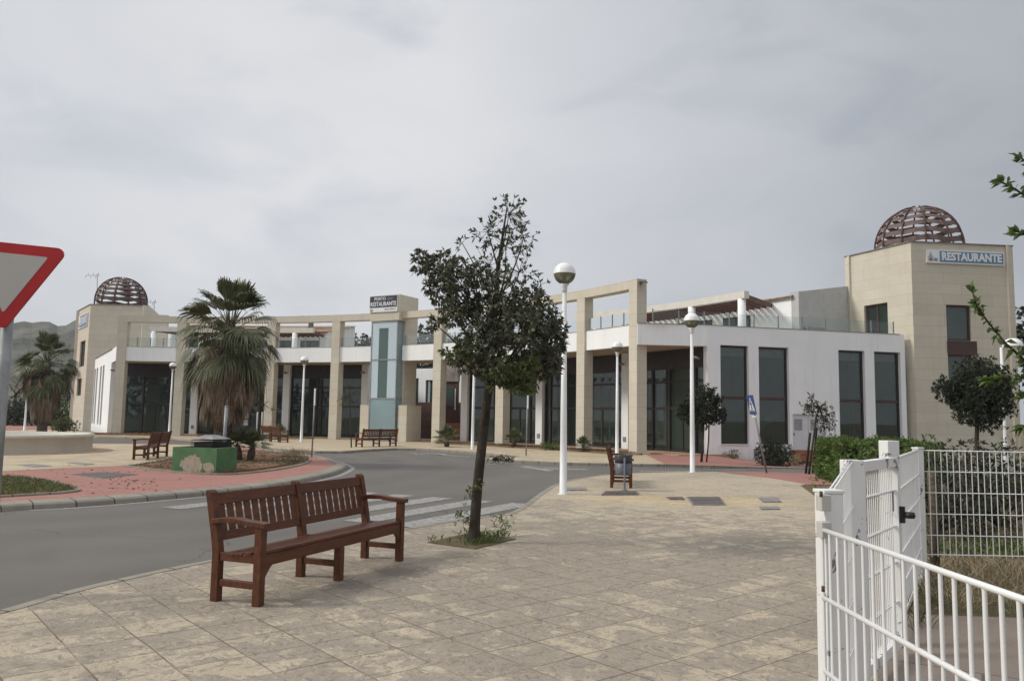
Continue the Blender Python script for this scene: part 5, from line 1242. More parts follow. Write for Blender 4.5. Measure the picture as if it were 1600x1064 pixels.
# ------------------------------------------------------------------ vegetation
rng = np.random.default_rng(11)
def unit(n): v = rng.normal(size=(n, 3)); return v / np.linalg.norm(v, axis=1)[:, None]
def leaves(P, D, L, W, droop=0.0):
    """arrays of leaf bases and directions -> folded leaf quads (verts, faces)"""
    n = len(P); D = D / (np.linalg.norm(D, axis=1)[:, None] + 1e-9); s = np.cross(D, unit(n)); s /= np.linalg.norm(s, axis=1)[:, None] + 1e-9
    L = np.broadcast_to(L, (n,))[:, None]; W = np.broadcast_to(W, (n,))[:, None]
    dz = np.array([[0, 0, -1.0]]) * droop * L; up = np.cross(s, D) * W * 0.25
    V = np.stack([P, P + D * L * .45 + s * W / 2 + up, P + D * L + dz, P + D * L * .45 - s * W / 2 + up], 1).reshape(-1, 3)
    return V, np.arange(4 * n).reshape(n, 4)
def foliage(name, mat, parent, parts):
    off = Vector((0, 0, 0)); p = parent
    while p: off += Vector(p.location); p = p.parent
    V = np.concatenate([a for a, _ in parts]) - np.array(off); F = []; k = 0
    for a, f in parts: F.append(f + k); k += len(a)
    F = np.concatenate(F)
    me = bpy.data.meshes.new(name); me.from_pydata(V.tolist(), [], F.tolist()); me.materials.append(MAT[mat])
    o = bpy.data.objects.new(name, me); col.objects.link(o); o.parent = parent; return o
def rosettes(T, D, k, L, W, spread=1.0, droop=.1):
    n = len(T); P = np.repeat(T, k, 0); d = np.repeat(D, k, 0) + unit(n * k) * spread
    return leaves(P + unit(n * k) * L * .2, d, L * rng.uniform(.65, 1.25, n * k), W * rng.uniform(.7, 1.25, n * k), droop)
def blob_tips(c, r, n, shell=.35):
    """tips in an ellipsoid; r scalar or 3-vector; shell 0 = only surface"""
    u = unit(n); q = rng.uniform(shell, 1, n) ** .6; return np.array(c) + u * q[:, None] * np.array(r), u
def limb(m, a, b, r0, r1, sag=.1, n=5):
    a, b = Vector(a), Vector(b); d = b - a; side = Vector(unit(1)[0]) * d.length * sag
    m.tube([a + d * (i / n) + side * math.sin(math.pi * i / n) for i in range(n + 1)], [r0 + (r1 - r0) * i / n for i in range(n + 1)], 6)

# --- the dark evergreen tree by the crossing
TB = G(740, 848); YT = TB.y
tree = empty('evergreen_tree', TB, 0, 'dark small leaved evergreen tree with ragged open top, on the square by the crossing', 'tree')
SC = YT / FPX
path = [(740, 850), (742, 815), (746, 760), (752, 705), (758, 650), (764, 600), (770, 540), (774, 480), (778, 420), (786, 365), (792, 325)]
rad = [.080, .066, .062, .060, .058, .050, .040, .033, .026, .016, .008]
tp = [at(x, y, YT + .03 * math.sin(i)) for i, (x, y) in enumerate(path)]
m = MB(); m.tube([tp[0] - Vector((0, 0, .05))] + tp, [.10] + rad, 12); 
def near_trunk(py): return min(range(len(path)), key=lambda i: abs(path[i][1] - py))
blobs = [  # px, py, radius px, depth, tips, leaf set, sparse
    (795, 335, 34, 0, 58, 0, 1), (762, 362, 28, .1, 36, 0, 1), (818, 372, 24, -.1, 30, 0, 1), (790, 385, 36, .15, 44, 0, 1), (765, 415, 34, -.15, 46, 0, 1), (812, 425, 36, .1, 42, 0, 1), (845, 445, 15, 0, 10, 0, 1), (722, 380, 12, 0, 7, 0, 1),
    (662, 408, 22, 0, 48, 0, 0), (690, 420, 30, .15, 80, 0, 0), (712, 432, 32, -.15, 85, 0, 0), (685, 452, 26, .1, 62, 0, 0), (728, 468, 40, .1, 120, 0, 0), (706, 488, 28, -.2, 62, 0, 0), (678, 505, 13, .1, 16, 0, 0), (745, 430, 26, .3, 50, 0, 0),
    (765, 490, 42, .3, 120, 0, 0), (752, 530, 44, -.25, 150, 0, 0), (785, 455, 34, -.3, 70, 0, 0), (790, 510, 42, .35, 130, 0, 0), (735, 555, 36, .25, 90, 0, 0), (780, 560, 44, -.35, 150, 0, 0),
    (825, 475, 36, -.1, 115, 0, 0), (848, 500, 32, .2, 105, 0, 0), (862, 530, 28, -.1, 90, 0, 0), (838, 540, 42, .35, 150, 0, 0), (820, 515, 38, -.4, 120, 0, 0), (850, 565, 30, -.2, 95, 0, 0), (822, 580, 32, .2, 95, 0, 0), (872, 515, 14, 0, 26, 0, 0),
    (806, 590, 26, -.42, 70, 1, 0), (786, 576, 20, -.5, 35, 1, 0), (822, 602, 16, -.35, 25, 1, 0), (828, 570, 16, -.4, 22, 1, 0), (770, 596, 12, -.4, 14, 1, 0), (725, 545, 22, -.2, 40, 1, 0), (704, 551, 14, -.1, 15, 1, 0)]
LV = {0: [], 1: []}
for px, py, r, dy, n, ls, sparse in blobs:
    n = int(n * (.8 if sparse else .85))
    c = at(px, py, YT + dy * 1.6); rr_ = r * SC * (1 if sparse else .92); T, D = blob_tips(c, (rr_, rr_ * 1.25, rr_), n, .25)
    i = max(4, near_trunk(min(610, py + 70 + abs(px - 770) * .5))); st = tp[i]
    limb(m, st, c, max(.008, rad[i] * .45), .005, .07)
    for t in T[:: (2 if sparse else 5)]: limb(m, c, t, .0042, .002, .08, 3)
    if sparse: LV[ls].append(rosettes(T, D * .9 + np.array([0, 0, .3]), 6, .066, .024, .9))
    else: LV[ls].append(rosettes(T, D * .7, 8, .076, .029, 1.0))
for px, py, sc in ((725, 800, 14), (732, 770, 8), (722, 812, 12), (748, 756, 5)):     # suckers on the trunk
    T, D = blob_tips(at(px, py, YT - .05), sc * SC, 9, .2); LV[1].append(rosettes(T, D, 4, .05, .024)); limb(m, at(740, py + 12, YT), at(px, py, YT - .05), .006, .003)
m.build('trunk', MAT['bark'], tree)
cr0 = foliage('crown', 'oak_leaf', tree, LV[0]); foliage('young_shoots', 'young_leaf', tree, LV[1])
# its planting square
pit = [G(668, 848), G(742, 858), G(806, 842.5), G(735, 833)]
m = MB(); m.prism([(p.x, p.y) for p in pit], -.1, .012); structure(m.build('tree_pit', MAT['dry_ground']))
def grass(name, mat, pts, L, W, lean=.5, group=None, label=None, cat='grass'):
    n = len(pts); D = unit(n) * lean; D[:, 2] = np.abs(D[:, 2]) + .7
    V, F = leaves(pts, D, L * rng.uniform(.5, 1.3, n), W, .25)
    me = bpy.data.meshes.new(name); me.from_pydata(V.tolist(), [], F.tolist()); me.materials.append(MAT[mat]); o = bpy.data.objects.new(name, me); col.objects.link(o)
    return tag(o, label, cat, group, 'stuff')
def scatter_poly(poly, n, clump=None):
    P = [(p[0], p[1]) for p in poly]; x0, x1 = min(p[0] for p in P), max(p[0] for p in P); y0, y1 = min(p[1] for p in P), max(p[1] for p in P); out = []
    cl = None
    if clump: cl = [(rng.uniform(x0, x1), rng.uniform(y0, y1)) for _ in range(clump[0])]
    while len(out) < n:
        if cl: c = cl[rng.integers(len(cl))]; x, y = c[0] + rng.normal() * clump[1], c[1] + rng.normal() * clump[1]
        else: x, y = rng.uniform(x0, x1), rng.uniform(y0, y1)
        ins = False; j = len(P) - 1
        for i in range(len(P)):
            if (P[i][1] > y) != (P[j][1] > y) and x < (P[j][0] - P[i][0]) * (y - P[i][1]) / (P[j][1] - P[i][1]) + P[i][0]: ins = not ins
            j = i
        if ins: out.append((x, y))
    return np.array(out)
def pts3(xy, z): return np.c_[xy, np.full(len(xy), z)]
w1 = scatter_poly(pit, 420, (14, .09)); grass('pit_weeds', 'grass_leaf', pts3(w1, .01), .14, .012, .7, label='weeds in the planting square of the dark tree')
wd = empty('weed', (G(783, 838).x, G(783, 838).y, 0), 0, 'upright leafy weed at the right corner of the tree square', 'weed'); T = pts3(np.array(G(783, 838)[:2]) + rng.normal(size=(70, 2)) * .05, 0); T[:, 2] = rng.uniform(.02, .30, 70); foliage('leaves', 'hedge_leaf', wd, [rosettes(T, unit(70), 3, .05, .012, .8)])

def small_tree(name, base, label, stems, blobs, leaf, k=6, L=.08, W=.032, cat='tree', group=None, twigs=4):
    o = empty(name, base, 0, label, cat, group); m = MB(); parts = []
    for pth, r0, r1 in stems: m.tube(pth, [r0 + (r1 - r0) * i / (len(pth) - 1) for i in range(len(pth))], 8)
    top = Vector(stems[0][0][-1])
    for c, r, n in blobs:
        T, D = blob_tips(c, r, n, .2); parts.append(rosettes(T, D * .7, k, L, W)); limb(m, top, c, .02, .008)
        if twigs:
            for t in T[::twigs]: limb(m, c, t, .006, .003, .1, 3)
    m.build('trunk', MAT['bark'], o); foliage('crown', leaf, o, parts); return o
# small trees on the red paving
b = G(1096, 721.5); Y = b.y; A = lambda x, y, dy=0: at(x, y, Y + dy)
small_tree('young_tree', b, 'small dark round topped tree with two thin stems in front of the porch', [([b, A(1098, 690), A(1100, 655)], .05, .035), ([G(1104, 721.5), A(1107, 690), A(1108, 655)], .03, .025)],
    [(A(1082, 642), .55, 150), (A(1108, 640, .2), .58, 170), (A(1092, 624, -.2), .5, 120), (A(1112, 622), .42, 80), (A(1070, 642), .36, 70), (A(1096, 650, -.3), .5, 130), (A(1122, 648), .36, 70), (A(1100, 610), .3, 30)], 'dark_leaf', 8, .12, .05)
b = G(1264, 741); Y = b.y; A = lambda x, y, dy=0: at(x, y, Y + dy)
small_tree('young_tree', b, 'small thin crowned brownish tree with stakes left of the hedge', [([b, A(1269, 700), A(1275, 655), A(1279, 635)], .035, .018)],
    [(A(1272, 636), .26, 40), (A(1290, 640, .1), .28, 40), (A(1262, 640), .17, 16), (A(1282, 655), .24, 30), (A(1298, 655), .2, 18), (A(1267, 620), .13, 10), (A(1288, 672), .2, 20), (A(1300, 668), .12, 8), (A(1256, 632), .1, 7)], 'olive_leaf', 6, .08, .032)
for x0, x1, lab in ((1259, 1266, 'short dark support stake left of the thin crowned tree'), (1270, 1276, 'dark support stake touching the thin crowned tree')):
    p, q = G(x0, 740), at(x1, 676 if x0 < 1265 else 668, b.y + .1); o = empty('tree_stake', p, 0, lab, 'stake', 'tree stakes'); m = MB(); m.tube([p, q], .035, 8); m.build('timber', MAT['bark'], o)
b = Vector(((1527 - 800) / FPX * 24, 24, 0)); Y = 24; A = lambda x, y, dy=0: at(x, y, Y + dy)
bl = []
for i in range(26):
    u = unit(1)[0]; bl.append((Vector((A(1527, 613).x + u[0] * .72, Y + u[1] * .72, A(1527, 613).z + u[2] * .80)), .46, 95))
small_tree('round_tree', b, 'dense round dark green tree in front of the sandstone tower', [([b, A(1526, 690), A(1527, 650), A(1527, 610)], .07, .05)], bl + [(A(1527, 613), .8, 160)], 'dark_leaf', 8, .10, .042, twigs=9)
b = G(403, 688); Y = b.y; A = lambda x, y, dy=0: at(x, y, Y + dy)
small_tree('bare_tree', b, 'nearly leafless pale tree with white stakes right of the big palm', [([b, A(404, 660), A(406, 640), A(404, 622)], .06, .03)], [(A(398, 628), .5, 30), (A(412, 632), .55, 34), (A(425, 640, .3), .45, 22), (A(404, 612), .4, 18), (A(390, 640), .4, 16)], 'dry_leaf', 2, .08, .02, twigs=1)
for dx in (-3.5, 4): 
    p = G(404 + dx, 687); q = p + Vector((.0, 0, 1.65)); o = empty('tree_stake', p, 0, 'white wooden stake %s of the bare tree' % ('left' if dx < 0 else 'right'), 'stake', 'tree stakes'); m = MB(); m.tube([p, q], .045, 8); m.build('timber', MAT['sign_white'], o)
b = G(549, 699); Y = b.y; A = lambda x, y, dy=0: at(x, y, Y + dy)
small_tree('sapling', b, 'slim sapling with a thin olive crown left of the bench at the lift', [([b, A(548, 665), A(547, 640), A(546, 618)], .035, .018)], [(A(540, 620), .45, 34), (A(552, 628), .4, 30), (A(546, 605), .4, 26), (A(556, 612), .3, 16), (A(534, 632), .3, 14)], 'olive_leaf', 4, .08, .03, twigs=2)

# --- palms
def fan(m, hub, d, side, rad, n, spread, droop, w, fold=.25):
    d = Vector(d).normalized(); side = Vector(side).normalized(); nrm = d.cross(side).normalized()
    for i in range(n):
        ph = -spread + 2 * spread * i / (n - 1) + rng.uniform(-.03, .03); L = rad * (1 - .22 * (abs(ph) / spread) ** 2) * rng.uniform(.86, 1.08)
        b = d * math.cos(ph) + side * math.sin(ph); t = (-d * math.sin(ph) + side * math.cos(ph))
        up = nrm * fold * abs(math.sin(ph)) * .5
        p1 = hub + b * L * .12; p2 = hub + (b + up) * L * .55; p3 = hub + (b + up) * L * .82 - Vector((0, 0, droop * L * .18)); p4 = hub + (b + up) * L * .96 - Vector((0, 0, droop * L * (.55 + .3 * rng.random())))
        ww = w * L
        m.face([hub, p2 - t * ww, p2 + t * ww]); m.face([p2 - t * ww, p3 - t * ww * .5, p3 + t * ww * .5, p2 + t * ww]); m.face([p3 - t * ww * .5, p4, p3 + t * ww * .5])
def make_palm():
    root = empty('fan_palm', (0, 0, 0)); zc = 4.35
    m = MB(); prof = [(.36, 0.0), (.31, .2), (.28, .7), (.27, 1.5), (.27, 3.2), (.22, 4.3), (.08, 4.6), (0, 4.6)]; m.lathe(prof, n=18); m.build('trunk', MAT['palm_bark'], root, world=False)
    m = MB()                              # skirt of hanging dead fronds
    for i in range(260):
        az = rng.uniform(0, 2 * math.pi); z = rng.uniform(2.35, 3.9); f = (z - 2.35) / 1.55; r_at = .30
        out = .48 + .80 * f * rng.uniform(.5, 1.0); L = rng.uniform(.8, 1.25)
        a = Vector((math.cos(az) * r_at, math.sin(az) * r_at, z)); h = Vector((math.cos(az) * out, math.sin(az) * out, z - .30 - .12 * (1 - f)))
        m.tube([a, (a + h) / 2 + Vector((0, 0, .10)), h], [.014, .011, .008], 4, caps=False)
        dd = Vector((math.cos(az) * .16 * rng.uniform(-1.6, 1), math.sin(az) * .16 * rng.uniform(-1.6, 1), -1)); fan(m, h, dd, Vector((-math.sin(az), math.cos(az), 0)), L * .86, 9, .34, .25, .030, .1)
    m.build('dead_skirt', MAT['dead_leaf'], root, world=False)
    N = 56
    for i in range(N):
        f = i / (N - 1); az = i * 2.39996 + rng.uniform(-.25, .25); el = R(min(84, 84 - 138 * f ** .95 + rng.uniform(-22, 22))); PL = (.58 + .46 * rng.random() + .15 * math.sin(math.pi * f)) * (1 - .35 * max(0.0, math.sin(el)))
        hdir = Vector((math.cos(az), math.sin(az), 0)); d0 = hdir * math.cos(el) + Vector((0, 0, math.sin(el))); st = Vector((0, 0, zc + .25 - .75 * f)) + hdir * .12
        hub = st + d0 * PL - Vector((0, 0, .12 * (1 - abs(math.sin(el))))); m = MB(); m.tube([st, st + d0 * PL * .55, hub], [.022, .015, .010], 5, caps=False)
        e2 = el - R(4 + 30 * max(0.0, math.cos(el)) ** 1.3); d1 = hdir * math.cos(e2) + Vector((0, 0, math.sin(e2))); side = Vector((-math.sin(az), math.cos(az), rng.uniform(-.5, .5)))
        fan(m, hub, d1, side, rng.uniform(.78, 1.15), 24, 1.30 - .65 * max(0.0, math.sin(el)) ** 2, .25 + .5 * f, .036); m.build('frond', MAT['palm_leaf'], root, world=False)
    return root
palm = make_palm(); palm.location = ((350 - 797) / FPX * 26.0, 26.0, 0.0); palm.rotation_euler = (0, R(1.0), 0.4)
tag(palm, 'big shaggy fan palm with a thick skirt of dead fronds behind the green planter', 'palm', 'fan palms with dead skirts')
p2_ = copy_tree(palm); p2_.location = ((73 - 800) / FPX * 40.0, 40.0, -.05); p2_.rotation_euler = (0, 0, 2.3); p2_.scale = (.84, .84, .92); tag(p2_, 'smaller looking shaggy fan palm behind the fountain near the left tower', 'palm', 'fan palms with dead skirts')
def make_dwarf(nf, trunks):
    root = empty('dwarf_palm', (0, 0, 0)); m = MB()
    for (x, y, h, lean) in trunks: m.tube([(x, y, 0), (x + lean * .5, y, h * .5), (x + lean, y, h)], [.09, .11, .07], 9)
    m.build('trunk', MAT['palm_bark'], root, world=False)
    for (x, y, h, lean) in trunks:
        for i in range(nf):
            f = i / (nf - 1); az = i * 2.39996 + rng.uniform(-.3, .3); el = R(82 - 92 * f + rng.uniform(-8, 8)); hd = Vector((math.cos(az), math.sin(az), 0)); d = hd * math.cos(el) + Vector((0, 0, math.sin(el))); st = Vector((x + lean, y, h)); hub = st + d * rng.uniform(.18, .30)
            m = MB(); m.tube([st, hub], [.008, .006], 4, caps=False); fan(m, hub, d, Vector((-math.sin(az), math.cos(az), .2)), rng.uniform(.30, .42), 13, 1.15, .25, .055); m.build('frond', MAT['palm_leaf'], root, world=False)
    return root
dw = make_dwarf(24, [(0, 0, .30, 0)]); DG = 'dwarf fan palms in the planted strips'
for i, (px, py, sc, lab) in enumerate(((698, 698, 1.35, 'bushy dwarf fan palm between the passage and the thin lamp'), (803, 699, 1.2, 'dwarf fan palm with a stout stem right of the dark tree trunk'), (911, 706, .9, 'small dark dwarf palm beside the second column from the right'), (209, 676, 1.5, 'little dwarf palm before the glazing behind the fountain bench'), (436, 686, 1.1, 'dwarf palm behind the far bench by the bare tree'))):
    o = dw if i == 0 else copy_tree(dw); o.location = G(px, py); o.rotation_euler = (0, 0, i * 1.3); o.scale = (sc, sc, sc); tag(o, lab, 'dwarf palm', DG)
d2 = make_dwarf(22, [(-.14, 0, .42, -.06), (.16, .05, .40, .06)]); d2.location = G(381, 721); d2.location.z = .04; d2.scale = (1.15, 1.15, 1.1); tag(d2, 'double stemmed dwarf palm right of the green planter', 'dwarf palm')

# --- bushes and hedge
def bush(name, c, r, n, leaf, label, k=6, L=.09, W=.035, cat='bush', group=None, lobes=5):
    c = Vector(c); o = empty(name, (c.x, c.y, 0 if c.z > -.05 else c.z), 0, label, cat, group); parts = []
    m = MB()
    for i in range(lobes):
        u = rng.normal(size=3) * .45; u[2] = abs(u[2]) * .9; cc = np.array([c.x + u[0] * r[0], c.y + u[1] * r[1], c.z + r[2] * (.42 + .3 * u[2])])
        T, D = blob_tips(cc, np.array(r) * .55, n // lobes, .15); T[:, 2] = np.maximum(T[:, 2], c.z + .03); parts.append(rosettes(T, D * .6 + np.array([0, 0, .25]), k, L, W)); limb(m, c, cc, .02, .01)
    m.build('stems', MAT['bark'], o); foliage('leaves', leaf, o, parts); return o
bush('bush', Vector((10.3, 30.6, -.22)), (.95, .6, 1.0), 700, 'dark_leaf', 'dark wind swept bush in the bed below the white wing', L=.10, W=.03, k=8)
b = G(99, 676); bush('bush', b, (1.25, .8, 1.0), 300, 'palm_leaf', 'broad green bush at the foot of the tower near the hill', L=.16, W=.06)
b = G(861, 703); bush('bush', b, (.55, .4, .42), 90, 'hedge_leaf', 'low green bush in the planted strip behind the near lamp', L=.10, W=.04)
b = Vector((8.95, 35.4, -.15)); bush('bush', Vector((9.9, 35.6, -.15)), (.3, .25, .5), 40, 'olive_leaf', 'thin upright tuft at the base of the white wing', L=.16, W=.02)
bush('bush', Vector((11.5, 30.8, -.3)), (.5, .4, .35), 70, 'dark_leaf', 'low dark bush right of the wind swept bush', L=.08, W=.03, k=8)
bush('bush', Vector((11.3, 32.0, -.3)), (.3, .3, .5), 50, 'dry_leaf', 'pale spiky bush below the white double door', L=.2, W=.03)
for px, py, lab in ((775, 720.5, 'small dark weed tuft at the tip of the parking bay, left one'), (793, 722, 'small dark weed tuft at the tip of the parking bay, right one')):
    b = G(px, py); o = empty('weed', b, 0, lab, 'weed', 'weeds at the parking bay'); T = np.array(b) + rng.normal(size=(40, 3)) * np.array([.13, .08, .06]); T[:, 2] = np.abs(T[:, 2]) + .02; foliage('leaves', 'dark_leaf', o, [rosettes(T, unit(40) * .5 + np.array([0, 0, .5]), 4, .14, .03)])
# clipped hedge
hx0, hx1, hy0, hy1 = 8.75, 11.3, 21.3, 23.0
hd = empty('hedge', ((hx0 + hx1) / 2, (hy0 + hy1) / 2, 0), 0, 'clipped bright green box hedge behind the gate', 'hedge')
m = MB(); m.box(((hx0 + hx1) / 2, (hy0 + hy1) / 2, .45), (hx1 - hx0 - .35, hy1 - hy0 - .35, .9)); m.build('inner_twigs', MAT['bark'], hd)
n = 5200; face_ = rng.integers(0, 5, n); P = np.c_[rng.uniform(hx0, hx1, n), rng.uniform(hy0, hy1, n), rng.uniform(.02, 1.02, n)]
P[face_ <= 1, 1] = hy0; P[face_ == 2, 0] = hx0; P[face_ == 3, 2] = 1.02; P[face_ == 4, 0] = np.where(rng.random((face_ == 4).sum()) < .5, hx0, hx1)
P += rng.normal(size=P.shape) * .055 + (np.sin(P[:, [1, 2, 0]] * 5.0) * .05); D = P - np.array([(hx0 + hx1) / 2, (hy0 + hy1) / 2, .3]); D /= np.linalg.norm(D, axis=1)[:, None]
foliage('leaves', 'hedge_leaf', hd, [rosettes(P, D * .8 + np.array([0, 0, .35]), 5, .085, .032)])
b = G(1262, 757); bush('bush', Vector((8.6, 21.1, 0)), (.32, .3, .28), 60, 'bright_leaf', 'low bright green plant at the left foot of the hedge', L=.10, W=.05)
# dark scrub behind the fence
sc_spots = [((6.1, 11.6, 0), (1.0, .8, 1.25), 'dark_leaf', 'dark dense shrub behind the fence, next to the corner post'), ((7.6, 12.6, 0), (1.1, .9, 1.35), 'dark_leaf', 'tall dark shrub behind the middle of the long fence panel'), ((9.1, 13.0, 0), (1.1, .9, 1.25), 'olive_leaf', 'brownish shrub behind the far end of the long fence panel'),
            ((7.2, 15.5, 0), (1.2, .9, 1.15), 'hedge_leaf', 'green shrub behind the dark scrub of the yard'), ((10.3, 15.5, 0), (1.3, 1, .8), 'dark_leaf', 'dark shrub under the round tree')]
for c, r, lf, lab in sc_spots: bush('shrub', c, r, 420, lf, lab, L=.10, W=.03, lobes=8, cat='shrub', k=6)
twm = MB()
for i in range(160):
    a = Vector((rng.uniform(5.4, 9.5), rng.uniform(10.6, 12.8), rng.uniform(.0, .5))); limb(twm, a, a + Vector((rng.uniform(-.7, .7), rng.uniform(-.5, .5), rng.uniform(.2, 1.0))), .008, .003, .15, 4)
tag(twm.build('dry_twigs', MAT['palm_bark']), 'tangle of dry brown twigs among the shrubs behind the fence', 'twigs', kind='stuff')
yard = [(4.3, 8.6), (9.3, 8.5), (10.5, 12), (6.0, 12), (5.0, 10.5)]
grass('green_weeds', 'grass_leaf', pts3(scatter_poly([(4.9, 9.6), (8.6, 9.4), (9.5, 10.8), (5.4, 11)], 2600, (60, .25)), 0), .13, .03, 1.0, label='green weeds behind the long fence panel')
grass('dry_grass', 'dry_leaf', pts3(scatter_poly([(3.45, 6.75), (8.8, 6.6), (9.3, 8.9), (4.5, 8.9)], 5200, (110, .22)), -.01), .30, .007, .8, label='dry yellow grass along the fence')
grass('dry_grass', 'olive_leaf', pts3(scatter_poly([(2.9, 5.95), (3.6, 6.6), (4.35, 8.2), (4.0, 8.4)], 420, (16, .1)), -.01), .28, .007, .7, label='thin grass at the mesh panel beside the latch post')
grass('yard_grass', 'olive_leaf', pts3(scatter_poly([(4.5, 8.4), (12, 8.4), (13, 20), (7.5, 20)], 5000, (150, .4)), -.01), .16, .014, .8, label='rough grass of the yard')
# lawn corner and bed weeds on the roundabout
lp = [(p.x, p.y) for p in lawn]
grass('lawn', 'grass_leaf', pts3(scatter_poly(lp, 9000, (120, .45)), .012), .10, .011, .7, label='patchy green grass corner by the kerb')
bp = [(p.x, p.y) for p in bed[:-1]]
grass('bed_weeds', 'olive_leaf', pts3(scatter_poly(bp, 4200, (60, .35)), .03), .12, .014, .8, label='low dry weeds in the planted bed')
t_ = G(464, 715); grass('bed_weeds', 'dry_leaf', pts3(np.array(t_[:2]) + rng.normal(size=(260, 2)) * np.array([.22, .3]), .03), .42, .012, .5, label='taller dry tuft at the right end of the planted bed')
gp = []
for o0, o1, nn_ in ((-34, -8, 5200), (9.5, 23, 2200), (28, 35.5, 1400)):
    for i in range(nn_): 
        p = PO(rng.uniform(31.85, 32.8), rng.uniform(o0, o1), .07); gp.append((p.x, p.y, p.z))
gp = np.array(gp); grass('strip_weeds', 'olive_leaf', gp[::2], .13, .02, .9, label='dry weeds in the planted strip along the columns'); grass('strip_weeds', 'grass_leaf', gp[1::3], .12, .02, .9, label='green weeds in the planted strip along the columns')
# fallen leaves on the pink paving
lf = np.concatenate([np.array([tuple(G(rng.normal(190, 45), rng.normal(758, 8))) for _ in range(80)]), np.array([tuple(G(rng.normal(120, 50), rng.normal(736, 4))) for _ in range(30)])]); lf[:, 2] = .012
D = unit(len(lf)); D[:, 2] *= .15; V, F = leaves(lf, D, rng.uniform(.04, .09, len(lf)), .035); me = bpy.data.meshes.new('fallen_leaves'); me.from_pydata(V.tolist(), [], F.tolist()); me.materials.append(MAT['dead_leaf']); o = bpy.data.objects.new('fallen_leaves', me); col.objects.link(o); tag(o, 'scattered dead leaves on the pink paving', 'leaves', kind='stuff')

# --- tree leaning in from the right edge: trunk beyond the frame, twigs reaching in
bt = empty('leafy_tree', (5.1, 5.2, 0), 0, 'bright green leafy twigs reaching in at the right edge', 'tree'); m = MB(); parts = []
m.tube([(5.1, 5.2, 0), (5.05, 5.2, 1.2), (5.0, 5.15, 2.2), (5.05, 5.1, 3.2)], [.09, .075, .06, .035], 10)
def twig(pxs, Y0, root_z, dens=9, L=.058):
    pts = [at(x, y, Y0 + .02 * i) for i, (x, y) in enumerate(pxs)]; st = Vector((5.0, 5.15, root_z)); m.tube([st] + pts, [.014] + [.008 - .005 * i / len(pts) for i in range(len(pts))], 6)
    for i in range(len(pts) - 1):
        for _ in range(dens):
            p = pts[i].lerp(pts[i + 1], rng.random()); parts.append(rosettes(np.array([p]), np.array([(pts[i + 1] - pts[i]).normalized()]) * .6, 2, L, .025, .9, .2))
    parts.append(rosettes(np.array([pts[-1]] * 3), np.array([(pts[-1] - pts[-2]).normalized()] * 3), 4, L, .03, .7))
twig([(1660, 600), (1600, 562), (1570, 535), (1545, 505), (1527, 480), (1519, 455)], 4.6, 2.3, 8)
twig([(1660, 300), (1615, 262), (1595, 247)], 4.6, 2.9, 7); twig([(1660, 330), (1610, 312), (1585, 295), (1566, 285)], 4.7, 2.7, 6); twig([(1660, 380), (1612, 372), (1590, 362)], 4.6, 2.6, 7)
twig([(1660, 560), (1620, 580), (1590, 592), (1560, 590), (1545, 592)], 4.6, 2.2, 7); twig([(1660, 640), (1625, 632), (1600, 620)], 4.6, 2.1, 7); twig([(1660, 660), (1620, 655), (1597, 668)], 4.7, 2.0, 6)
m.build('trunk', MAT['bark'], bt); foliage('leaves', 'bright_leaf', bt, parts)

# --- background trees, bank and undergrowth
def far_tree(c, r, h, leaf, label, n=170, L=.42, W=.22):
    c = Vector(c); o = empty('background_tree', c, 0, label, 'tree', 'trees behind the building'); m = MB(); m.tube([c, c + Vector((0, 0, h - r * .9))], [.22, .14], 8); parts = []
    for i in range(7):
        u = unit(1)[0]; cc = c + Vector((u[0] * r * .6, u[1] * r * .6, h - r * .75 + u[2] * r * .5)); T, D = blob_tips(cc, r * .62, n // 7 + 12, .2); parts.append(rosettes(T, D * .6, 6, L, W)); limb(m, c + Vector((0, 0, h - r)), cc, .1, .04)
    m.build('trunk', MAT['bark'], o); foliage('crown', leaf, o, parts); return o
def pos_at(px, Y): return Vector(((px - 800) / FPX * Y, Y, -.3))
for px, py, Y, r, lf, lab in ((548, 527, 82, 2.6, 'dark_leaf', 'dark tree top showing above the terrace left of the lift'), (574, 524, 86, 2.6, 'dark_leaf', 'dark tree top just left of the lift glass'), (652, 517, 82, 3.0, 'dark_leaf', 'dark tree top right of the lift head'), (676, 522, 86, 2.8, 'oak_leaf', 'dark tree top between the lift and the second column right of it'), (700, 524, 84, 2.6, 'dark_leaf', 'dark tree top mostly behind the crown of the near dark tree')):
    z = at(px, py, Y).z; far_tree(pos_at(px, Y), r, z + .3, lf, lab)
far_tree(Vector((31.5, 47, -.5)), 2.6, 8.7, 'dark_leaf', 'tall dark tree behind the tower at the right edge', 260); far_tree(Vector((31.0, 44.0, -.5)), 1.9, 5.2, 'dark_leaf', 'lower dark tree at the right edge below the tall one', 200)
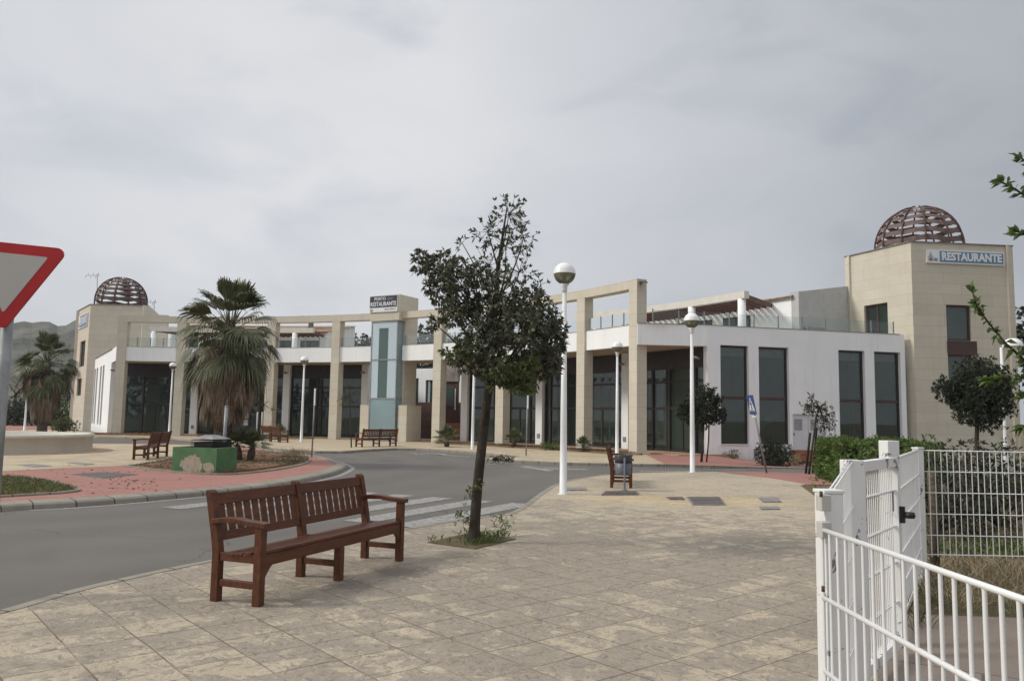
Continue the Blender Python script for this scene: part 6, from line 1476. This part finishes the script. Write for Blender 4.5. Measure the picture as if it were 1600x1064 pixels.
for px, Y, r, h, lf, lab in ((45, 78, 2.0, 3.0, 'dark_leaf', 'dark bush left of the pale lamp behind the fountain'), (66, 82, 2.2, 2.9, 'dark_leaf', 'dark bush beneath the grey bank'), (92, 80, 2.0, 2.9, 'hedge_leaf', 'green bush right of the smaller palm trunk'), (112, 84, 2.2, 3.6, 'dark_leaf', 'dark bush between the palm and the tower foot'), (20, 80, 2.2, 3.4, 'dark_leaf', 'dark bush behind the give way post')):
    far_tree(pos_at(px, Y), r, h, lf, lab, 130, .3, .16)
far_tree(pos_at(28, 92), 2.6, 6.2, 'dead_leaf', 'orange brown bare tree beside the give way post', 60, .35, .08)
m = MB(); rows = []; c = pos_at(92, 96)
for i in range(25):
    row = []
    for j in range(9):
        x = (i / 24 - .5) * 15; t = j / 8; hh = 5.8 * math.exp(-(x / 5.2) ** 2) * (1 - (2 * t - 1) ** 2) ** .8 if 0 < j < 8 else 0
        row.append((c.x + x, c.y + (t - .5) * 9, -.5 + hh * (1 + .12 * math.sin(i * 1.9 + j * 2.3)) + rng.normal() * .1 * (hh > 0)))
    rows.append(row)
for A_, B_ in zip(rows, rows[1:]):
    for j in range(8): m.face([A_[j], B_[j], B_[j + 1], A_[j + 1]])
structure(m.build('rock_bank', MAT['stone_bank']))

# a wood on the far side of the road behind the camera, seen only as a dark reflection in the glass
W_ = []
for i in range(46):
    x = -120 + i * 3.2 + rng.normal(); y = -46 + rng.normal() * 4; h = rng.uniform(6, 10)
    T, D = blob_tips((x, y, h * .55), (3.2, 3.0, h * .5), 60, .2); W_.append(rosettes(T, D, 5, 1.0, .5))
tag(foliage('wood', 'dark_leaf', None, W_), 'wood across the road behind the viewer', 'wood', kind='stuff')

# ------------------------------------------------------------------ the air between here and the hill
vm = bpy.data.materials.new('air'); vm.use_nodes = True; vt_ = vm.node_tree; vt_.nodes.clear()
vo = vt_.nodes.new('ShaderNodeOutputMaterial'); vp = vt_.nodes.new('ShaderNodeVolumePrincipled'); vt_.links.new(vp.outputs[0], vo.inputs['Volume'])
vp.inputs['Color'].default_value = (0.80, 0.86, 0.95, 1); vp.inputs['Density'].default_value = 0.00026
MAT['air'] = vm
m = MB(); m.box((0, 0, 59.2), (2900, 2900, 122)); o = m.build('haze', vm); o['kind'] = 'stuff'; o['label'] = 'thin pale air over the whole place'
